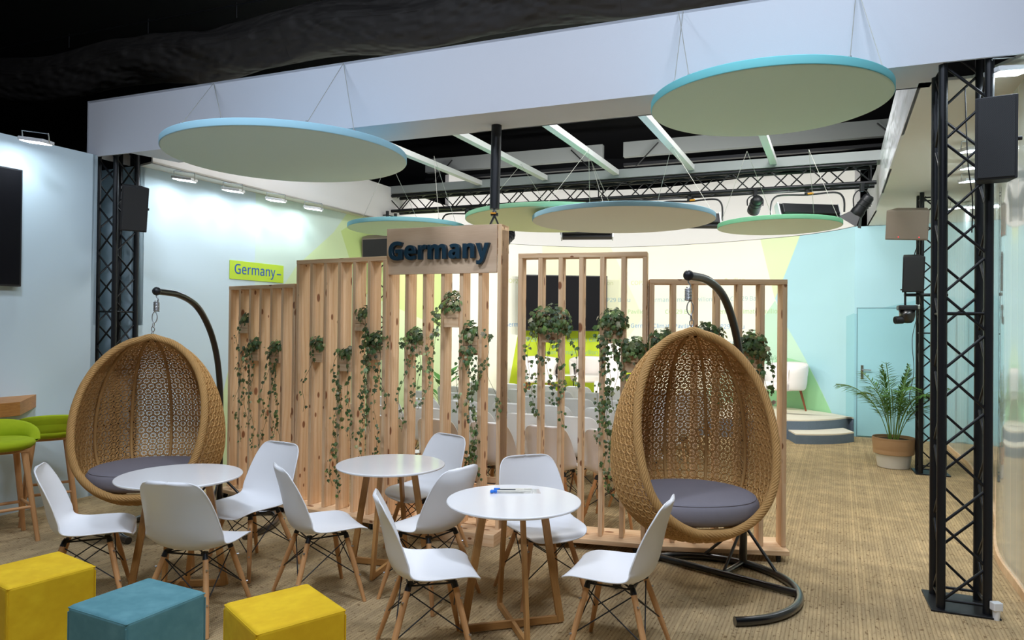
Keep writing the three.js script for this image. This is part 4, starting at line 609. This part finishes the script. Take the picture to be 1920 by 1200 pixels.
// ------------------------------------------------------------------ palm and other plants
function blade(pos, col, a, b, w, n, c) { // folded leaflet from a to b
  const d = b.clone().sub(a), s = d.clone().cross(n).normalize().multiplyScalar(w), m = a.clone().lerp(b, .4), k = n.clone().multiplyScalar(w * .5); const L = m.clone().add(s).add(k), Rr = m.clone().sub(s).add(k); for (const tri of [[a, m, L], [m, b, L], [a, Rr, m], [m, Rr, b]]) for (const p of tri) { pos.push(p.x, p.y, p.z); col.push(...c); }
}
const geoPC = (pos, col) => { const g = new THREE.BufferGeometry(); g.setAttribute('position', new THREE.Float32BufferAttribute(pos, 3)); g.setAttribute('color', new THREE.Float32BufferAttribute(col, 3)); g.computeVertexNormals(); return g; };
{
  const t = thing('potted_palm', 'potted areca palm standing before the blue door', 'plant', [4.72, 0, -8.66]);
  obj('pot', lathe([[0, 0], [.165, 0], [.178, .01], [.2, .17], [.214, .19]], 48), M.pot, t); const rp = lathe([[.214, .17], [.226, .175], [.24, .36], [.236, .372], [.222, .372], [.215, .32]], 48); obj('rope_band', rp, M.rope, t, { label: 'brown rope band around the pot' }); obj('soil', new THREE.CylinderGeometry(.215, .215, .02, 32).translate(0, .325, 0), M.soil, t);
  const N = 17; for (let i = 0; i < N; i++) {
    const a = i * 2.4 + rr(-.2, .2), lean = i < 5 ? rr(.12, .35) : rr(.5, 1.15), len = (i < 5 ? rr(.85, 1.0) : rr(.7, 1.05)), s0 = V(Math.cos(a) * .05, .33, Math.sin(a) * .05), pts = []; for (let k = 0; k <= 10; k++) { const q = k / 10, th = lean * (.25 + 1.35 * q * q); pts.push(k ? pts[k - 1].clone().add(V(Math.sin(th) * Math.cos(a), Math.cos(th), Math.sin(th) * Math.sin(a)).multiplyScalar(len / 10)) : s0); }
    const c = new THREE.CatmullRomCurve3(pts); const fr = obj('frond_stem', new THREE.TubeGeometry(c, 20, .005, 5), M.palmStem, t); const pos = [], col = []; const dirn = V(Math.cos(a), 0, Math.sin(a)), sd = V(-dirn.z, 0, dirn.x);
    for (let k = 0; k < 24; k++) for (const sg of [1, -1]) { const q = .34 + .66 * k / 24, p = c.getPoint(q), tg = c.getTangent(q), L = .26 * Math.sin(Math.PI * (.18 + .78 * (k / 24))) + .04; const e = p.clone().addScaledVector(sd, sg * L * .62).addScaledVector(tg, L * .62).add(V(0, -L * rr(.15, .5), 0)); const g = rr(.75, 1.25); blade(pos, col, p, e, .0095, V(0, 1, 0), [.11 * g, .26 * g, .045 * g]); }
    obj('leaflets', geoPC(pos, col), M.leaf, fr, { kind: 'stuff' });
  }
}
{
  const t = thing('leafy_pot_plant', 'green leafy pot plant glimpsed between the slats under the name board', 'plant', [-1.12, 0, -11.75]); obj('pot', lathe([[0, 0], [.13, 0], [.17, .3], [.155, .3], [.15, .27], [0, .27]], 32), M.pot, t);
  for (let i = 0; i < 13; i++) { const a = i * 2.4, r = rr(.12, .42), h = rr(.65, 1.05), b = V(Math.cos(a) * r * .55, h - .15, Math.sin(a) * r * .55), e = V(Math.cos(a) * (r + .15), h, Math.sin(a) * (r + .15)); const st = obj('leaf_stem', rod(V(0, .27, 0), b, .006, .004, 5), M.palmStem, t); const pos = [], col = []; blade(pos, col, b, e, .055, V(0, 1, 0), [.06, .2, .04]); obj('leaf_blade', geoPC(pos, col), M.leaf, st); }
  const q = thing('floor_trough', 'low wooden trough on the floor behind the right slats of the name board screen', 'planter', [-.42, 0, -6.16], R(-21)); for (const z of [-.14, .14]) obj('side_board', plank(.75, .36, .02, 0, .18, z), M.pine, q); for (const x of [-.365, .365]) obj('end_board', plank(.02, .36, .26, x, .18, 0), M.pine, q); obj('liner', bx(.7, .02, .25, 0, .3, 0, .003), M.black, q);
}
// ------------------------------------------------------------------ loudspeakers, camera, cables
function speaker(label, p, w, h, d, turn, tilt, front, body, o = {}) {
  const t = thing('loudspeaker', label, 'speaker', p, turn, 'loudspeakers'); const T = g => g.rotateX(tilt).rotateZ(o.roll || 0);
  const s = new THREE.Shape([[-w / 2, d / 2], [w / 2, d / 2], [w / 2 * .72, -d / 2], [-w / 2 * .72, -d / 2]].map(q => new THREE.Vector2(...q))); const g = new THREE.ExtrudeGeometry(s, { depth: h, bevelEnabled: true, bevelSize: .006, bevelThickness: .006, bevelSegments: 2 }); g.rotateX(-Math.PI / 2); g.translate(0, -h / 2, 0); g.rotateY(Math.PI); // wedge cabinet, wide side to the front
  const gg = prep(g); gg.rotateY(0); obj('cabinet', T(gg.rotateY(Math.PI * 0).scale(1, 1, -1 * -1)), body, t);
  const fr = bx(w - .012, h - .012, .008, 0, 0, d / 2 + .008, .003); planarUV(fr, 'y', [0, 0]); obj('grille', T(fr), front, t); if (o.led) for (const x of o.led) obj('status_light', T(bx(.008, .008, .004, x, -h / 2 + .03, d / 2 + .014, .001)), M.redLed, t);
  obj('mount', T(rod(V(0, 0, -d / 2), V(0, 0, -d / 2 - .1), .018, .018, 10)), M.black, t); if (o.knob) obj('knob', T(rod(V(w / 2, 0, 0), V(w / 2 + .035, 0, 0), .012, .012, 8)), M.black, t);
}
speaker('black loudspeaker high on the right front truss', [2.79, 2.80, -4.06], .19, .46, .17, R(-30), R(3), M.grille, M.cab, { knob: true });
speaker('black tilted loudspeaker on the truss in the left wall niche', [-3.71, 2.81, -6.83], .22, .42, .2, R(38), R(14), M.grille, M.cab, { knob: true });
speaker('brownish stage monitor with two red lights on the far right truss', [4.58, 2.92, -8.1], .42, .33, .24, R(-38), R(14), M.cabTan, M.cabTan, { led: [-.08, .13], roll: R(-5) });
speaker('black loudspeaker below the brownish monitor on the far right truss', [4.63, 2.35, -8.12], .21, .40, .2, R(-22), R(12), M.grille, M.cab);
speaker('black tilted monitor seen left of the name board', [-2.12, 2.90, -10.75], .42, .28, .2, R(24), R(20), M.grille, M.cabTan, { roll: R(6) });
{
  const t = thing('dome_camera', 'black pan-tilt camera on an arm of the far right truss', 'camera', [4.585, 1.86, -8.14], R(-20)); obj('mount_plate', bx(.2, .06, .16, 0, .09, 0, .015), M.black, t); obj('yoke', lathe([[0, .06], [.085, .06], [.085, .0], [.07, -.06], [.045, -.085], [0, -.09]], 24), M.blackGloss, t); const l = obj('lens_barrel', rod(V(-.05, -.05, .02), V(-.13, -.055, .05), .045, .045, 18), M.black, t); obj('lens', rod(V(-.128, -.055, .05), V(-.133, -.055, .052), .036, .036, 18), M.screen, l);
  obj('arm', [rod(V(-.03, .24, 0), V(.42, .24, -.05), .018, .018, 10)], M.black, t); obj('drop_rod', rod(V(-.02, .11, 0), V(-.02, .3, 0), .012, .012, 8), M.black, t); obj('wing_screw', rod(V(-.07, .3, 0), V(.03, .3, 0), .008, .008, 6), M.black, t); obj('side_box', bx(.05, .05, .06, .1, .1, .02, .005), M.chrome, t);
}
{
  const t = thing('support_pole', 'thick black pole between the name board and the beam', 'pole', [-.15, 2.5, -5.66]); obj('tube', rod(V(0, .14, 0), V(.01, .82, -.01), .04, .042, 18), M.black, t); obj('rod_end', rod(V(0, .08, 0), V(0, .15, 0), .016, .016, 10), M.steel, t); obj('clamp_foot', [xf(bx(.012, .12, .07, -.035, .05, 0, .002), 0, 0, 0, 0, 0, R(-24)), xf(bx(.012, .12, .07, .035, .05, 0, .002), 0, 0, 0, 0, 0, R(24)), bx(.06, .02, .06, 0, .095, 0, .003)], M.black, t); obj('warning_tag', bx(.045, .012, .004, -.01, .1, .04, .001), M.orange, t);
}
const cable = (label, pts, r = .004) => tag(obj('cable', tube(pts.map(p => V(...p)), r, 80, 6), M.black), label, 'cable');
cable('black cable running down the truss in the left wall niche', [[-3.95, 3.3, -6.95], [-3.93, 2.6, -6.98], [-3.9, 2.0, -6.93], [-3.93, 1.5, -6.97], [-3.88, 1.25, -6.9], [-3.94, .9, -6.97], [-3.95, .05, -6.97]]);
cable('thin cable hanging below the pan-tilt camera to the floor', [[4.75, 1.9, -8.2], [4.66, 1.6, -8.16], [4.69, 1.2, -8.18], [4.62, .9, -8.14], [4.75, .6, -8.2], [4.8, .02, -8.22]], .0035);
cable('looped cable beside the boxes on the far right truss', [[4.8, 3.25, -8.15], [4.70, 3.0, -8.12], [4.72, 2.7, -8.16], [4.66, 2.55, -8.13], [4.73, 2.2, -8.17], [4.80, 1.95, -8.2]], .006);
cable('cable hanging inside the right front truss', [[2.79, 3.2, -4.33], [2.78, 2.7, -4.28], [2.82, 2.5, -4.3], [2.83, 2.3, -4.32]], .004);
{
  const t = thing('power_socket', 'small white power connector at the foot of the right truss', 'socket', [2.86, 0, -4.13]); obj('housing', bx(.055, .05, .045, 0, .08, 0, .006), M.plug, t); obj('plug_body', rod(V(0, 0, 0), V(0, .06, 0), .017, .021, 14), M.plug, t);
}
renderer.render(scene, camera);
